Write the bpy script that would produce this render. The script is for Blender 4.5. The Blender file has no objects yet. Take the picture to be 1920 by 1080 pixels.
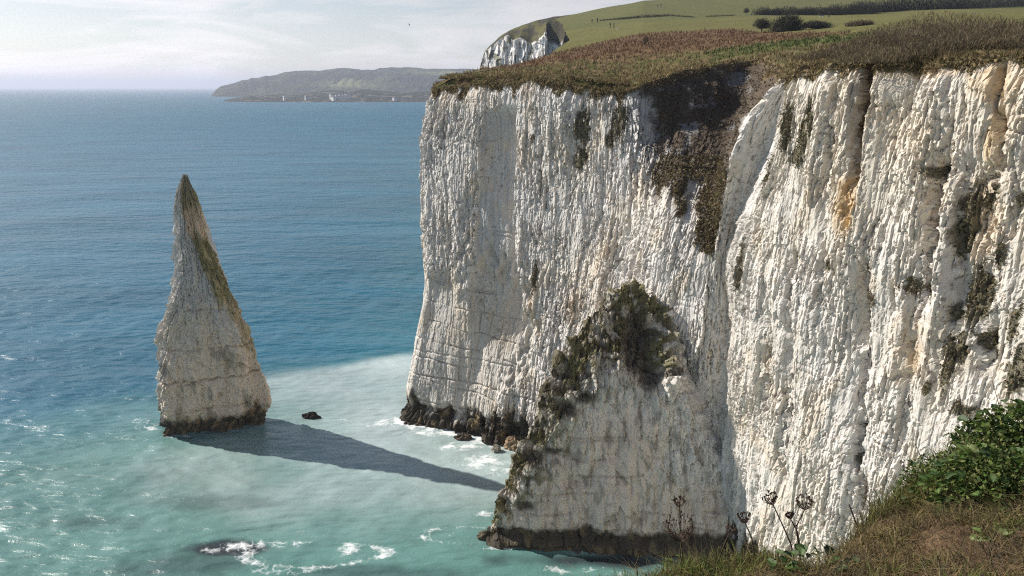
import bpy, math
import numpy as np
from math import radians, sin, cos, tan, pi

# ------------------------------------------------------------------ camera, sky, sun, exposure
SC = bpy.context.scene
H_CAM, F_PX, PITCH = 35.0, 1450.0, math.atan(377.0 / 1450.0)
CP, SP = cos(PITCH), sin(PITCH)
cam_d = bpy.data.cameras.new('camera')
cam_d.sensor_width = 36.0
cam_d.lens = F_PX / 1920.0 * 36.0
cam_d.clip_start, cam_d.clip_end = 0.1, 80000.0
cam = bpy.data.objects.new('camera', cam_d)
SC.collection.objects.link(cam)
cam.location = (0, 0, H_CAM)
cam.rotation_euler = (pi / 2 - PITCH, 0, 0)
SC.camera = cam

SUN_AZ = (-0.922, 0.387)                 # horizontal direction towards the sun
SUN_EL = radians(36.0)
sun_d = bpy.data.lights.new('sun', 'SUN')
sun_d.energy, sun_d.angle, sun_d.color = 5.0, radians(0.55), (1.0, 0.945, 0.87)
sun = bpy.data.objects.new('sun', sun_d)
SC.collection.objects.link(sun)
_az = math.atan2(SUN_AZ[0], SUN_AZ[1])  # clockwise from +Y
sun.rotation_euler = (pi / 2 - SUN_EL, 0, pi - _az)
sun.location = (-60, 30, 90)

CLOUD = (1.74, 1.65, 1.66)
W = bpy.data.worlds.new('World'); SC.world = W; W.use_nodes = True
wn, wl = W.node_tree.nodes, W.node_tree.links
wn.clear()
def wnode(t, **k):
    n = wn.new(t)
    for a, v in k.items(): setattr(n, a, v)
    return n
w_out = wnode('ShaderNodeOutputWorld'); w_bg = wnode('ShaderNodeBackground')
w_sky = wnode('ShaderNodeTexSky', sky_type='NISHITA', sun_disc=False)
w_sky.sun_elevation, w_sky.sun_rotation = SUN_EL, _az
w_sky.air_density, w_sky.dust_density, w_sky.ozone_density, w_sky.altitude = 1.0, 0.6, 2.2, 30.0
w_tc = wnode('ShaderNodeTexCoord')
w_map = wnode('ShaderNodeMapping'); w_map.inputs['Scale'].default_value = (2.6, 2.6, 15.0)
w_n = wnode('ShaderNodeTexNoise'); w_n.inputs['Scale'].default_value = 1.7
w_n.inputs['Detail'].default_value = 9; w_n.inputs['Roughness'].default_value = 0.62
w_n.inputs['Distortion'].default_value = 0.5
w_r = wnode('ShaderNodeValToRGB')
w_r.color_ramp.elements[0].position, w_r.color_ramp.elements[1].position = 0.43, 0.64
w_r.color_ramp.elements[0].color, w_r.color_ramp.elements[1].color = (0.40, 0.40, 0.40, 1), (1.0, 1.0, 1.0, 1)
w_mix = wnode('ShaderNodeMix', data_type='RGBA')
w_bw = wnode('ShaderNodeRGBToBW'); wl.new(w_sky.outputs['Color'], w_bw.inputs['Color'])
w_cl = wnode('ShaderNodeVectorMath', operation='SCALE'); w_cl.inputs[0].default_value = CLOUD
wl.new(w_bw.outputs['Val'], w_cl.inputs['Scale']); wl.new(w_cl.outputs['Vector'], w_mix.inputs['B'])     # thin cloud, lit like the sky about it
wl.new(w_tc.outputs['Generated'], w_map.inputs['Vector']); wl.new(w_map.outputs['Vector'], w_n.inputs['Vector'])
wl.new(w_n.outputs['Fac'], w_r.inputs['Fac'])
# thin cloud is seen edge-on towards the horizon, so it covers more there, all the way round
w_sep = wnode('ShaderNodeSeparateXYZ'); wl.new(w_tc.outputs['Generated'], w_sep.inputs['Vector'])
w_el = wnode('ShaderNodeMapRange'); wl.new(w_sep.outputs['Z'], w_el.inputs['Value'])
for k_, v_ in (('From Min', 0.0), ('From Max', 0.40), ('To Min', 1.0), ('To Max', 0.05)): w_el.inputs[k_].default_value = v_
w_mul = wnode('ShaderNodeMath', operation='MULTIPLY'); wl.new(w_r.outputs['Color'], w_mul.inputs[0]); wl.new(w_el.outputs['Result'], w_mul.inputs[1])
wl.new(w_mul.outputs['Value'], w_mix.inputs['Factor'])
wl.new(w_sky.outputs['Color'], w_mix.inputs['A']); wl.new(w_mix.outputs['Result'], w_bg.inputs['Color'])
w_bg.inputs['Strength'].default_value = 0.068
wl.new(w_bg.outputs['Background'], w_out.inputs['Surface'])

VS = SC.view_settings
VS.view_transform = 'Standard'; VS.look = 'None'; VS.gamma = 1.0; VS.exposure = 0.50
VS.use_curve_mapping = False
SC.render.engine = 'CYCLES'
SC.cycles.max_bounces = 6
SC.cycles.volume_bounces = 0
SC.cycles.use_denoising = False
SC.cycles.filter_width = 1.15
SC.cycles.diffuse_bounces = 3
SC.cycles.sample_clamp_indirect = 4.0

# ------------------------------------------------------------------ helpers
COL = SC.collection
rng = np.random.default_rng(7)

def at(px, py, d):
    """photo pixel at ground distance d (along the view azimuth axis) -> world point"""
    v = (540 - py)
    fw = F_PX * CP + v * SP
    return np.array([(px - 960) / fw * d, d, H_CAM + d * (-F_PX * SP + v * CP) / fw])

def sea_at(px, py, z=0.0):
    v = (540 - py)
    fw = F_PX * CP + v * SP
    zz = -F_PX * SP + v * CP
    d = (H_CAM - z) * fw / -zz
    return np.array([(px - 960) / fw * d, d, z])

def on_plane(px, py, p0, dr):
    """pixel ray hitting the vertical plane through p0 along dr -> (distance along dr, z)"""
    v = (540 - py)
    fw = F_PX * CP + v * SP
    a = (px - 960) / fw; k = (-F_PX * SP + v * CP) / fw
    # (a d - p0x) = t drx ; d - p0y = t dry
    t = (a * p0[1] - p0[0]) / (dr[0] - a * dr[1])
    d = p0[1] + t * dr[1]
    return t, H_CAM + d * k

def _hash(ix, iy, seed):
    h = (ix.astype(np.int64) * 374761393 + iy.astype(np.int64) * 668265263 + seed * 2147483647) & 0xFFFFFFFF
    h = ((h ^ (h >> 13)) * 1274126177) & 0xFFFFFFFF
    h = ((h ^ (h >> 16)) * 2246822519) & 0xFFFFFFFF
    return (h ^ (h >> 15)) & 0xFFFFFFFF

def rnd(ix, iy, seed):
    return _hash(ix, iy, seed) / 4294967295.0

def noise(x, y, seed=0):
    x = np.asarray(x, float); y = np.asarray(y, float)
    x, y = np.broadcast_arrays(x, y)
    ix = np.floor(x); iy = np.floor(y); fx = x - ix; fy = y - iy
    ix = ix.astype(np.int64); iy = iy.astype(np.int64)
    ux = fx * fx * fx * (fx * (fx * 6 - 15) + 10); uy = fy * fy * fy * (fy * (fy * 6 - 15) + 10)
    def g(jx, jy, ox, oy):
        a = rnd(jx, jy, seed) * 2 * pi
        return np.cos(a) * ox + np.sin(a) * oy
    n00 = g(ix, iy, fx, fy); n10 = g(ix + 1, iy, fx - 1, fy)
    n01 = g(ix, iy + 1, fx, fy - 1); n11 = g(ix + 1, iy + 1, fx - 1, fy - 1)
    return 1.5 * ((n00 * (1 - ux) + n10 * ux) * (1 - uy) + (n01 * (1 - ux) + n11 * ux) * uy)

def fbm(x, y, seed=0, oct=4, gain=0.5):
    r = 0; a = 1.0; f = 1.0; t = 0
    for k in range(oct):
        r = r + a * noise(np.asarray(x) * f, np.asarray(y) * f, seed + 17 * k); t += a; a *= gain; f *= 2.03
    return r / t * 1.4

def sstep(a, b, x):
    t = np.clip((x - a) / (b - a), 0, 1)
    return t * t * (3 - 2 * t)

def facets(u, z, su, sz, seed, tilt=1.0, crev=0.0, bias=0.0):
    """broken-rock facets: each voronoi cell is a tilted plane of its own"""
    x = u / su + 0.35 * noise(u / su * 0.6, z / sz * 0.6, seed + 5)
    y = z / sz + 0.30 * noise(u / su * 0.5 + 9, z / sz * 0.7, seed + 6)
    ix = np.floor(x).astype(np.int64); iy = np.floor(y).astype(np.int64)
    best = np.full(x.shape, 9e9); sec_ = np.full(x.shape, 9e9); out = np.zeros(x.shape)
    for ox in (-1, 0, 1):
        for oy in (-1, 0, 1):
            jx, jy = ix + ox, iy + oy
            cx = jx + rnd(jx, jy, seed); cy = jy + rnd(jx, jy, seed + 1)
            d = (x - cx) ** 2 + (y - cy) ** 2
            m = d < best
            val = (rnd(jx, jy, seed + 2) - 0.5) * 1.2 + (tilt * (rnd(jx, jy, seed + 3) - 0.5) * 2.2 + bias) * (x - cx) \
                + tilt * (rnd(jx, jy, seed + 4) - 0.62) * 1.1 * (y - cy)
            sec_ = np.where(m, best, np.minimum(sec_, d)); best = np.where(m, d, best); out = np.where(m, val, out)
    if crev:
        e = np.sqrt(sec_) - np.sqrt(best)
        out = out - crev * np.exp(-(e / 0.16) ** 2)
    return out

def flakes(u, z, su, sz, seed, bias=0.8, tilt=0.8):
    """upright broken flakes: wandering columns cut across at uneven heights, each piece set in or out on its own"""
    x = u / su + .32 * noise(u / (su * 5), z / (sz * 3), seed + 1) + .12 * noise(u / su, z / (sz * .35), seed + 2)
    ci = np.floor(x).astype(np.int64); fx = x - ci - .5
    h = .55 + .9 * rnd(ci, ci * 0, seed + 3)
    zz = z / (sz * h) + 23.7 * rnd(ci, ci * 0 + 1, seed + 4) + .35 * (rnd(ci, ci * 0 + 2, seed + 8) - .5) * fx * 4 + .10 * noise(u / (su * .6), z / (sz * .3), seed + 5)
    ri = np.floor(zz).astype(np.int64); fz = zz - ri - .5
    r1, r2, r3 = rnd(ci, ri, seed + 6), rnd(ci, ri, seed + 7), rnd(ci, ri, seed + 9)
    return (r1 - .5) * 1.3 + (bias + tilt * (r2 - .5)) * fx - (.35 + .9 * (r3 - .3)) * fz

def mk(name, verts, faces, mat, col=None, smooth=False, parent=None, attrs=None):
    me = bpy.data.meshes.new(name)
    verts = np.asarray(verts, dtype=np.float32).reshape(-1, 3)
    faces = np.asarray(faces, dtype=np.int32)
    k = faces.shape[1]
    me.vertices.add(len(verts)); me.vertices.foreach_set('co', verts.ravel())
    me.loops.add(faces.size); me.loops.foreach_set('vertex_index', faces.ravel())
    me.polygons.add(len(faces))
    me.polygons.foreach_set('loop_start', np.arange(0, faces.size, k, dtype=np.int32))
    me.polygons.foreach_set('loop_total', np.full(len(faces), k, dtype=np.int32))
    me.polygons.foreach_set('use_smooth', np.full(len(faces), smooth))
    me.update(calc_edges=True)
    if col is not None:
        a = me.color_attributes.new('Col', 'FLOAT_COLOR', 'POINT')
        c = np.ones((len(verts), 4), np.float32); c[:, :3] = np.clip(np.asarray(col).reshape(-1, 3), 0, 1)
        a.data.foreach_set('color', c.ravel())
    for n_, v_ in (attrs or {}).items():
        a = me.attributes.new(n_, 'FLOAT', 'POINT')
        a.data.foreach_set('value', np.asarray(v_, dtype=np.float32).ravel())
    me.materials.append(mat)
    o = bpy.data.objects.new(name, me)
    COL.objects.link(o)
    if parent is not None: o.parent = parent
    return o

def empty(name, loc, rz=0.0):
    o = bpy.data.objects.new(name, None); COL.objects.link(o)
    o.location = loc; o.rotation_euler = (0, 0, rz); o.empty_display_size = 0.2
    return o

def tag(o, label=None, cat=None, group=None, kind=None):
    if label: o['label'] = label
    if cat: o['category'] = cat
    if group: o['group'] = group
    if kind: o['kind'] = kind
    return o

def grid_faces(nu, nv, flip=False):
    i = np.arange(nu - 1)[:, None] * nv + np.arange(nv - 1)[None, :]
    f = np.stack([i, i + nv, i + nv + 1, i + 1], -1).reshape(-1, 4)
    return f[:, ::-1] if flip else f

def mixc(a, b, m):
    m = np.asarray(m)[..., None]
    return np.asarray(a) * (1 - m) + np.asarray(b) * m

# ------------------------------------------------------------------ materials
def new_mat(name):
    m = bpy.data.materials.new(name); m.use_nodes = True
    nt = m.node_tree; nt.nodes.clear()
    out = nt.nodes.new('ShaderNodeOutputMaterial'); b = nt.nodes.new('ShaderNodeBsdfPrincipled')
    nt.links.new(b.outputs[0], out.inputs[0])
    return m, nt, b, out

def nd(nt, t, ins=None, **k):
    n = nt.nodes.new(t)
    for a, v in k.items(): setattr(n, a, v)
    for a, v in (ins or {}).items(): n.inputs[a].default_value = v
    return n

def attr_mat(name, rough=0.95, var=0.25, scale=(1.0, 1.0, 1.0), nscale=6.0, bump=0.3, bdist=0.05, spec=0.15, sub=0.0, bscale=None):
    """colour from the mesh's own Col attribute, grained by object-space noise"""
    m, nt, b, out = new_mat(name); L = nt.links.new
    at_ = nd(nt, 'ShaderNodeAttribute', attribute_name='Col')
    tc = nd(nt, 'ShaderNodeTexCoord'); mp = nd(nt, 'ShaderNodeMapping', {'Scale': scale})
    L(tc.outputs['Object'], mp.inputs['Vector'])
    n1 = nd(nt, 'ShaderNodeTexNoise', {'Scale': nscale, 'Detail': 8.0, 'Roughness': 0.65})
    L(mp.outputs['Vector'], n1.inputs['Vector'])
    mr = nd(nt, 'ShaderNodeMapRange', {'From Min': 0.3, 'From Max': 0.7, 'To Min': 1 - var, 'To Max': 1 + var})
    L(n1.outputs['Fac'], mr.inputs['Value'])
    mu = nd(nt, 'ShaderNodeVectorMath', operation='MULTIPLY')
    L(at_.outputs['Color'], mu.inputs[0]); L(mr.outputs['Result'], mu.inputs[1])
    L(mu.outputs['Vector'], b.inputs['Base Color'])
    b.inputs['Roughness'].default_value = rough
    b.inputs['Specular IOR Level'].default_value = spec
    if bump > 0:
        n2 = nd(nt, 'ShaderNodeTexNoise', {'Scale': bscale or nscale * 1.3, 'Detail': 10.0, 'Roughness': 0.7})
        L(mp.outputs['Vector'], n2.inputs['Vector'])
        bp = nd(nt, 'ShaderNodeBump', {'Strength': bump, 'Distance': bdist})
        L(n2.outputs['Fac'], bp.inputs['Height']); L(bp.outputs['Normal'], b.inputs['Normal'])
    if sub > 0:      # thin leaves let some sun through
        tr = nd(nt, 'ShaderNodeBsdfTranslucent'); mx = nd(nt, 'ShaderNodeMixShader', {'Fac': sub})
        L(mu.outputs['Vector'], tr.inputs['Color'])
        L(b.outputs[0], mx.inputs[1]); L(tr.outputs[0], mx.inputs[2]); L(mx.outputs[0], out.inputs[0])
    return m

M_CHALK = attr_mat('chalk', rough=0.97, var=0.10, scale=(1, 1, 0.30), nscale=1.8, bump=0.8, bdist=0.07, spec=0.1, bscale=11.0)
M_SOIL = attr_mat('turf', rough=1.0, var=0.35, nscale=1.3, bump=0.9, bdist=0.25, spec=0.05)
M_FAR = attr_mat('far_land', rough=1.0, var=0.25, nscale=0.02, bump=0.6, bdist=6.0, spec=0.03)
M_LEAF = attr_mat('foliage', rough=0.8, var=0.25, nscale=2.0, bump=0.0, spec=0.15, sub=0.25)
M_BIGLEAF = attr_mat('broad_leaf', rough=0.45, var=0.22, nscale=14.0, bump=0.4, bdist=0.01, spec=0.45, sub=0.3)
M_GRASS = attr_mat('grass', rough=0.75, var=0.25, nscale=3.0, bump=0.0, spec=0.2, sub=0.3)
M_PLAIN = attr_mat('plain', rough=0.85, var=0.1, nscale=3.0, bump=0.0, spec=0.2)

CHALK = np.array([0.63, 0.605, 0.57]); CREAM = np.array([0.64, 0.58, 0.485]); OCHRE = np.array([0.50, 0.32, 0.12])
GREYC = np.array([0.47, 0.46, 0.44]); MOSS = np.array([0.055, 0.055, 0.028]); SOIL = np.array([0.098, 0.076, 0.055])
WET = np.array([0.050, 0.042, 0.030]); TURF_G = np.array([0.085, 0.095, 0.030]); TURF_B = np.array([0.150, 0.108, 0.056])
BRACK = np.array([0.145, 0.092, 0.050]); MEADOW = np.array([0.138, 0.130, 0.048])

# ------------------------------------------------------------------ land heights (downs)
_AZ = np.array([-0.08, 0.0, 0.06, 0.16, 0.33, 0.55, 0.9])
_LD = np.log(np.array([40., 55., 70., 85., 110., 160., 220., 300., 420., 700., 1400.]))
_TB = np.array([
    [-.02, -.01, .006, .011, .023, .030, .034, .04, .05, .05, .04],
    [-.01, .000, .010, .016, .023, .034, .046, .058, .066, .05, .03],
    [-.01, .000, .008, .020, .034, .048, .058, .070, .083, .07, .04],
    [-.01, .000, .002, .021, .043, .058, .069, .083, .102, .09, .06],
    [.005, .018, .034, .048, .058, .066, .075, .0885, .107, .15, .13],
    [.032, .058, .068, .073, .079, .084, .088, .0945, .112, .16, .14],
    [.046, .066, .074, .078, .083, .088, .092, .098, .115, .17, .15]])

def land(x, y):
    x = np.asarray(x, float); y = np.asarray(y, float)
    yy = np.maximum(y, 30.0)
    a = np.clip(x / yy, _AZ[0], _AZ[-1]); l = np.clip(np.log(yy), _LD[0], _LD[-1])
    i = np.clip(np.searchsorted(_AZ, a) - 1, 0, len(_AZ) - 2); j = np.clip(np.searchsorted(_LD, l) - 1, 0, len(_LD) - 2)
    fa = (a - _AZ[i]) / (_AZ[i + 1] - _AZ[i]); fl = (l - _LD[j]) / (_LD[j + 1] - _LD[j])
    t = (_TB[i, j] * (1 - fa) + _TB[i + 1, j] * fa) * (1 - fl) + (_TB[i, j + 1] * (1 - fa) + _TB[i + 1, j + 1] * fa) * fl
    return H_CAM + yy * t

# ------------------------------------------------------------------ the sea
def segdist(x, y, pts):
    best = np.full(np.shape(x), 1e9)
    for (ax, ay), (bx, by) in zip(pts[:-1], pts[1:]):
        dx, dy = bx - ax, by - ay
        t = np.clip(((x - ax) * dx + (y - ay) * dy) / (dx * dx + dy * dy + 1e-9), 0, 1)
        best = np.minimum(best, np.hypot(x - ax - t * dx, y - ay - t * dy))
    return best

def build_sea():
    nr, na = 470, 560
    r = np.concatenate([np.linspace(20, 40, 24)[:-1], 40 * np.exp(np.linspace(0, math.log(160 / 40.), 330)),
                        160 * np.exp(np.linspace(0.012, math.log(21500 / 160.), nr - 353))])
    # finer steps of azimuth inside the view, coarser outside
    a = np.concatenate([np.linspace(-100, -40, 40)[:-1], np.linspace(-40, 22, na - 80), np.linspace(22, 90, 42)[1:]]) * pi / 180
    R, A = np.meshgrid(r, a, indexing='ij')
    X, Y = R * np.sin(A), R * np.cos(A)
    # wind waves from the left, small and short-crested
    g = np.random.default_rng(3)
    Z = np.zeros_like(X)
    step = np.gradient(r)[:, None]
    for k in range(46):
        wl_ = 0.9 * (7.0 / 0.9) ** g.random()
        th = radians(-118) + g.normal() * 0.55
        amp = 0.0024 * wl_ ** 0.9
        kx, ky = 2 * pi / wl_ * cos(th), 2 * pi / wl_ * sin(th)
        fade = np.clip(wl_ / step / 3.0 - 0.5, 0, 1)
        Z += amp * fade * np.sin(kx * X + ky * Y + g.random() * 6.283 + 0.8 * np.sin(0.11 * X * g.random() + 0.13 * Y))
    # sheltered water by the cliffs is calmer
    stack = [(-36, 76), (-28, 77)]
    Z *= 0.55 + 0.45 * sstep(6, 40, np.minimum(segdist(X, Y, [(-12, 77), (0, 70), (12, 64)]), segdist(X, Y, [(-2, 54), (15, 53)])))
    P = lambda px, py: sea_at(px, py)[:2]
    n1 = fbm(X / 14, Y / 14, 11, 4); n2 = fbm(X / 5, Y / 5, 12, 3)
    # chalk-clouded water between the stack and the cliffs: its seaward edge runs slantwise from the stack to the headland
    e0, e1 = P(505, 705), P(770, 655)
    ed = (e1 - e0) / np.linalg.norm(e1 - e0); en = np.array([ed[1], -ed[0]])
    sd = (X - e0[0]) * en[0] + (Y - e0[1]) * en[1] + 1.6 * n1 + 0.5 * n2      # >0 towards the camera
    milk = sstep(-0.8, 3.5, sd) * sstep(-48, -14, X + 6 * n1) * sstep(52, 69, Y + 5 * n1)
    milk = milk * (0.72 + 0.35 * n1)
    c = P(640, 905); milk = np.maximum(milk, 0.42 * np.exp(-(((X - c[0]) / 15) ** 2 + ((Y - c[1]) / 7.5) ** 2)) * (0.85 + .4 * n1))
    # paler green shelf around the foot of the stack and in the near bay
    teal = sstep(92, 66, Y + 0.34 * (X + 40) * -1 + 5 * n1) * sstep(-95, -30, X + 10 * n1)
    teal = np.maximum(teal, 0.5 * sstep(-6, 4, sd) * sstep(140, 80, Y))
    teal = np.maximum(teal, 0.28 * sstep(900, 120, Y) * sstep(-0.35, 0.1, X / Y + .12 * n1))
    # dark reef below the surface
    reef = np.zeros_like(X)
    for px, py, rx, ry, am in ((430, 1028, 4.2, 1.1, 1.0), (180, 978, 4.5, 1.5, .45), (400, 945, 7, 1.6, .35), (1120, 1050, 8, 1.4, 1.0), (700, 1075, 8, 1.5, .5), (350, 1060, 6, 2, .5)):
        c = P(px, py)
        reef = np.maximum(reef, am * sstep(1.15, 0.35, np.hypot((X - c[0]) / rx, (Y - c[1]) / ry) + 0.5 * n2))
    # foam: density only, the shader breaks it into lace
    foam = np.zeros_like(X)
    def blob(px, py, rx, ry, am, ring=False, rot=0.0):
        nonlocal foam
        c = P(px, py); dx, dy = X - c[0], Y - c[1]
        dx, dy = dx * cos(rot) + dy * sin(rot), -dx * sin(rot) + dy * cos(rot)
        d = np.hypot(dx / rx, dy / ry) + 0.22 * n2
        v = np.exp(-((d - 1) / 0.22) ** 2) if ring else np.exp(-d ** 2 * 1.4)
        foam = np.maximum(foam, am * v)
    blob(285, 800, 3.4, 1.3, .75); blob(330, 818, 2.6, .8, .8); blob(262, 790, 2.4, 1.0, .6); blob(300, 812, 4.2, 1.6, .45, True)
    blob(735, 792, 2.2, 1.5, .85); blob(690, 795, 3.5, 1.3, .55); blob(790, 812, 3.5, 1.2, .85); blob(860, 838, 4.0, 1.4, .85)
    blob(905, 865, 3.6, 2.3, .85); blob(940, 880, 2.2, 2.5, .75); blob(640, 785, 3.0, .8, .5)
    blob(910, 965, 1.8, .9, .8); blob(868, 1003, 3.0, 1.2, .66, True); blob(940, 1028, 3.5, .35, .75); blob(850, 1002, 2.4, .9, .45)
    blob(480, 1022, 5.2, 1.0, .74); blob(590, 1040, 5.0, 1.6, .66, True, .05); blob(660, 1030, 2.0, 1.6, .72); blob(520, 1070, 5, .9, .66); blob(400, 1030, 3.2, .8, .6)
    blob(1060, 1068, 5.0, 1.0, .62); blob(1150, 1075, 4.0, .8, .5); blob(1100, 1040, 5, .5, .45); blob(560, 1000, 6, 1.4, .36)
    d1 = segdist(X, Y, [(-12.6, 77.4), (-6, 74.2), (0.3, 71.0), (4.5, 68.4)]); foam = np.maximum(foam, .95 * np.exp(-(d1 / 1.4) ** 2))
    d2 = segdist(X, Y, [(-2.4, 53.8), (4, 53.3), (15.5, 52.6)]); foam = np.maximum(foam, .42 * np.exp(-(d2 / .6) ** 2))
    c0, c1 = P(690, 336), P(735, 336)
    foam = np.maximum(foam, .95 * np.exp(-(segdist(X, Y, [tuple(c0), tuple(c1)]) / 1.3) ** 2))
    foam *= np.clip(.86 + .80 * fbm(X / 1.5, Y / .9, 13, 4), .30, 1.25)
    V = np.stack([X, Y, Z], -1)
    m, nt, b, out = new_mat('sea_water'); L = nt.links.new
    A_ = lambda n: nd(nt, 'ShaderNodeAttribute', attribute_name=n)
    geo = nd(nt, 'ShaderNodeNewGeometry')
    am, at_, ar, af = A_('milk'), A_('teal'), A_('reef'), A_('foam')
    def mixn(fac, a, bcol):
        n = nd(nt, 'ShaderNodeMix', data_type='RGBA')
        L(fac, n.inputs['Factor'])
        if isinstance(a, tuple): n.inputs['A'].default_value = a
        else: L(a, n.inputs['A'])
        n.inputs['B'].default_value = bcol
        return n.outputs['Result']
    c = mixn(at_.outputs['Fac'], (0.017, 0.105, 0.158, 1), (0.098, 0.212, 0.186, 1))
    c = mixn(am.outputs['Fac'], c, (0.41, 0.48, 0.475, 1))
    c = mixn(ar.outputs['Fac'], c, (0.030, 0.040, 0.045, 1))
    # large soft patches of wind-darkened water
    sp = nd(nt, 'ShaderNodeMapping', {'Scale': (0.35, 1.0, 1.0)}); L(geo.outputs['Position'], sp.inputs['Vector'])
    pn = nd(nt, 'ShaderNodeTexNoise', {'Scale': 0.035, 'Detail': 5.0, 'Roughness': 0.6}); L(sp.outputs['Vector'], pn.inputs['Vector'])
    pr = nd(nt, 'ShaderNodeMapRange', {'From Min': 0.3, 'From Max': 0.7, 'To Min': 0.78, 'To Max': 1.2}); L(pn.outputs['Fac'], pr.inputs['Value'])
    mu = nd(nt, 'ShaderNodeVectorMath', operation='MULTIPLY'); L(c, mu.inputs[0]); L(pr.outputs['Result'], mu.inputs[1])
    # foam lace
    wn1 = nd(nt, 'ShaderNodeTexNoise', {'Scale': 0.9, 'Detail': 4.0, 'Roughness': 0.6}); L(geo.outputs['Position'], wn1.inputs['Vector'])
    wsc = nd(nt, 'ShaderNodeVectorMath', {3: 1.5}, operation='SCALE'); L(wn1.outputs['Color'], wsc.inputs[0])
    wad = nd(nt, 'ShaderNodeVectorMath', operation='ADD'); L(geo.outputs['Position'], wad.inputs[0]); L(wsc.outputs['Vector'], wad.inputs[1])
    vo = nd(nt, 'ShaderNodeTexVoronoi', {'Scale': 1.25}, feature='DISTANCE_TO_EDGE', voronoi_dimensions='2D'); L(wad.outputs['Vector'], vo.inputs['Vector'])
    vr = nd(nt, 'ShaderNodeMapRange', {'From Min': 0.0, 'From Max': 0.16, 'To Min': 1.0, 'To Max': 0.0}); L(vo.outputs['Distance'], vr.inputs['Value'])
    fn = nd(nt, 'ShaderNodeTexNoise', {'Scale': 1.5, 'Detail': 9.0, 'Roughness': 0.82, 'Distortion': 1.2}); L(geo.outputs['Position'], fn.inputs['Vector'])
    ad = nd(nt, 'ShaderNodeMath', operation='MULTIPLY_ADD'); L(vr.outputs['Result'], ad.inputs[0]); ad.inputs[1].default_value = 0.22; L(fn.outputs['Fac'], ad.inputs[2])
    sm = nd(nt, 'ShaderNodeMath', operation='ADD'); L(ad.outputs[0], sm.inputs[0]); L(af.outputs['Fac'], sm.inputs[1])
    fr = nd(nt, 'ShaderNodeMapRange', {'From Min': 1.02, 'From Max': 1.50, 'To Min': 0.0, 'To Max': 1.0}); L(sm.outputs[0], fr.inputs['Value'])
    fg = nd(nt, 'ShaderNodeMath', {1: 4.0}, operation='MULTIPLY', use_clamp=True); L(af.outputs['Fac'], fg.inputs[0])
    fm = nd(nt, 'ShaderNodeMath', operation='MULTIPLY'); L(fr.outputs['Result'], fm.inputs[0]); L(fg.outputs[0], fm.inputs[1])
    fc = nd(nt, 'ShaderNodeMix', data_type='RGBA'); L(fm.outputs[0], fc.inputs['Factor']); L(mu.outputs['Vector'], fc.inputs['A']); fc.inputs['B'].default_value = (0.74, 0.76, 0.75, 1)
    L(fc.outputs['Result'], b.inputs['Base Color'])
    rr = nd(nt, 'ShaderNodeMapRange', {'From Min': 0.0, 'From Max': 1.0, 'To Min': 0.30, 'To Max': 0.9}); L(fm.outputs[0], rr.inputs['Value'])
    afar = A_('far'); rf = nd(nt, 'ShaderNodeMath', operation='MULTIPLY_ADD'); L(afar.outputs['Fac'], rf.inputs[0]); rf.inputs[1].default_value = 0.30
    L(rr.outputs['Result'], rf.inputs[2]); L(rf.outputs[0], b.inputs['Roughness'])     # waves too far off to be resolved
    b.inputs['IOR'].default_value = 1.333; b.inputs['Specular IOR Level'].default_value = 0.62
    # ripples
    rm = nd(nt, 'ShaderNodeMapping', {'Scale': (0.55, 1.25, 1.0), 'Rotation': (0, 0, 0.22)}); L(geo.outputs['Position'], rm.inputs['Vector'])
    r1 = nd(nt, 'ShaderNodeTexNoise', {'Scale': 1.9, 'Detail': 5.0, 'Roughness': 0.62, 'Distortion': 0.5}); L(rm.outputs['Vector'], r1.inputs['Vector'])
    r2 = nd(nt, 'ShaderNodeTexNoise', {'Scale': 0.16, 'Detail': 4.0, 'Roughness': 0.6}); L(rm.outputs['Vector'], r2.inputs['Vector'])
    b1 = nd(nt, 'ShaderNodeBump', {'Strength': 1.0, 'Distance': 0.085}); L(r1.outputs['Fac'], b1.inputs['Height'])
    b2 = nd(nt, 'ShaderNodeBump', {'Strength': 0.6, 'Distance': 0.22}); L(r2.outputs['Fac'], b2.inputs['Height']); L(b2.outputs['Normal'], b1.inputs['Normal'])
    r3 = nd(nt, 'ShaderNodeTexNoise', {'Scale': 0.035, 'Detail': 5.0, 'Roughness': 0.7}); L(rm.outputs['Vector'], r3.inputs['Vector'])
    b3 = nd(nt, 'ShaderNodeBump', {'Strength': 0.7, 'Distance': 4.0}); L(r3.outputs['Fac'], b3.inputs['Height']); L(b3.outputs['Normal'], b2.inputs['Normal'])
    L(b1.outputs['Normal'], b.inputs['Normal'])
    o = mk('sea', V, grid_faces(len(r), len(a), True), m, smooth=True, attrs={'milk': np.clip(milk, 0, 1), 'teal': np.clip(teal, 0, 1), 'reef': reef, 'foam': foam, 'far': sstep(100, 1500, R)})
    tag(o, kind='structure')
build_sea()

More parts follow.
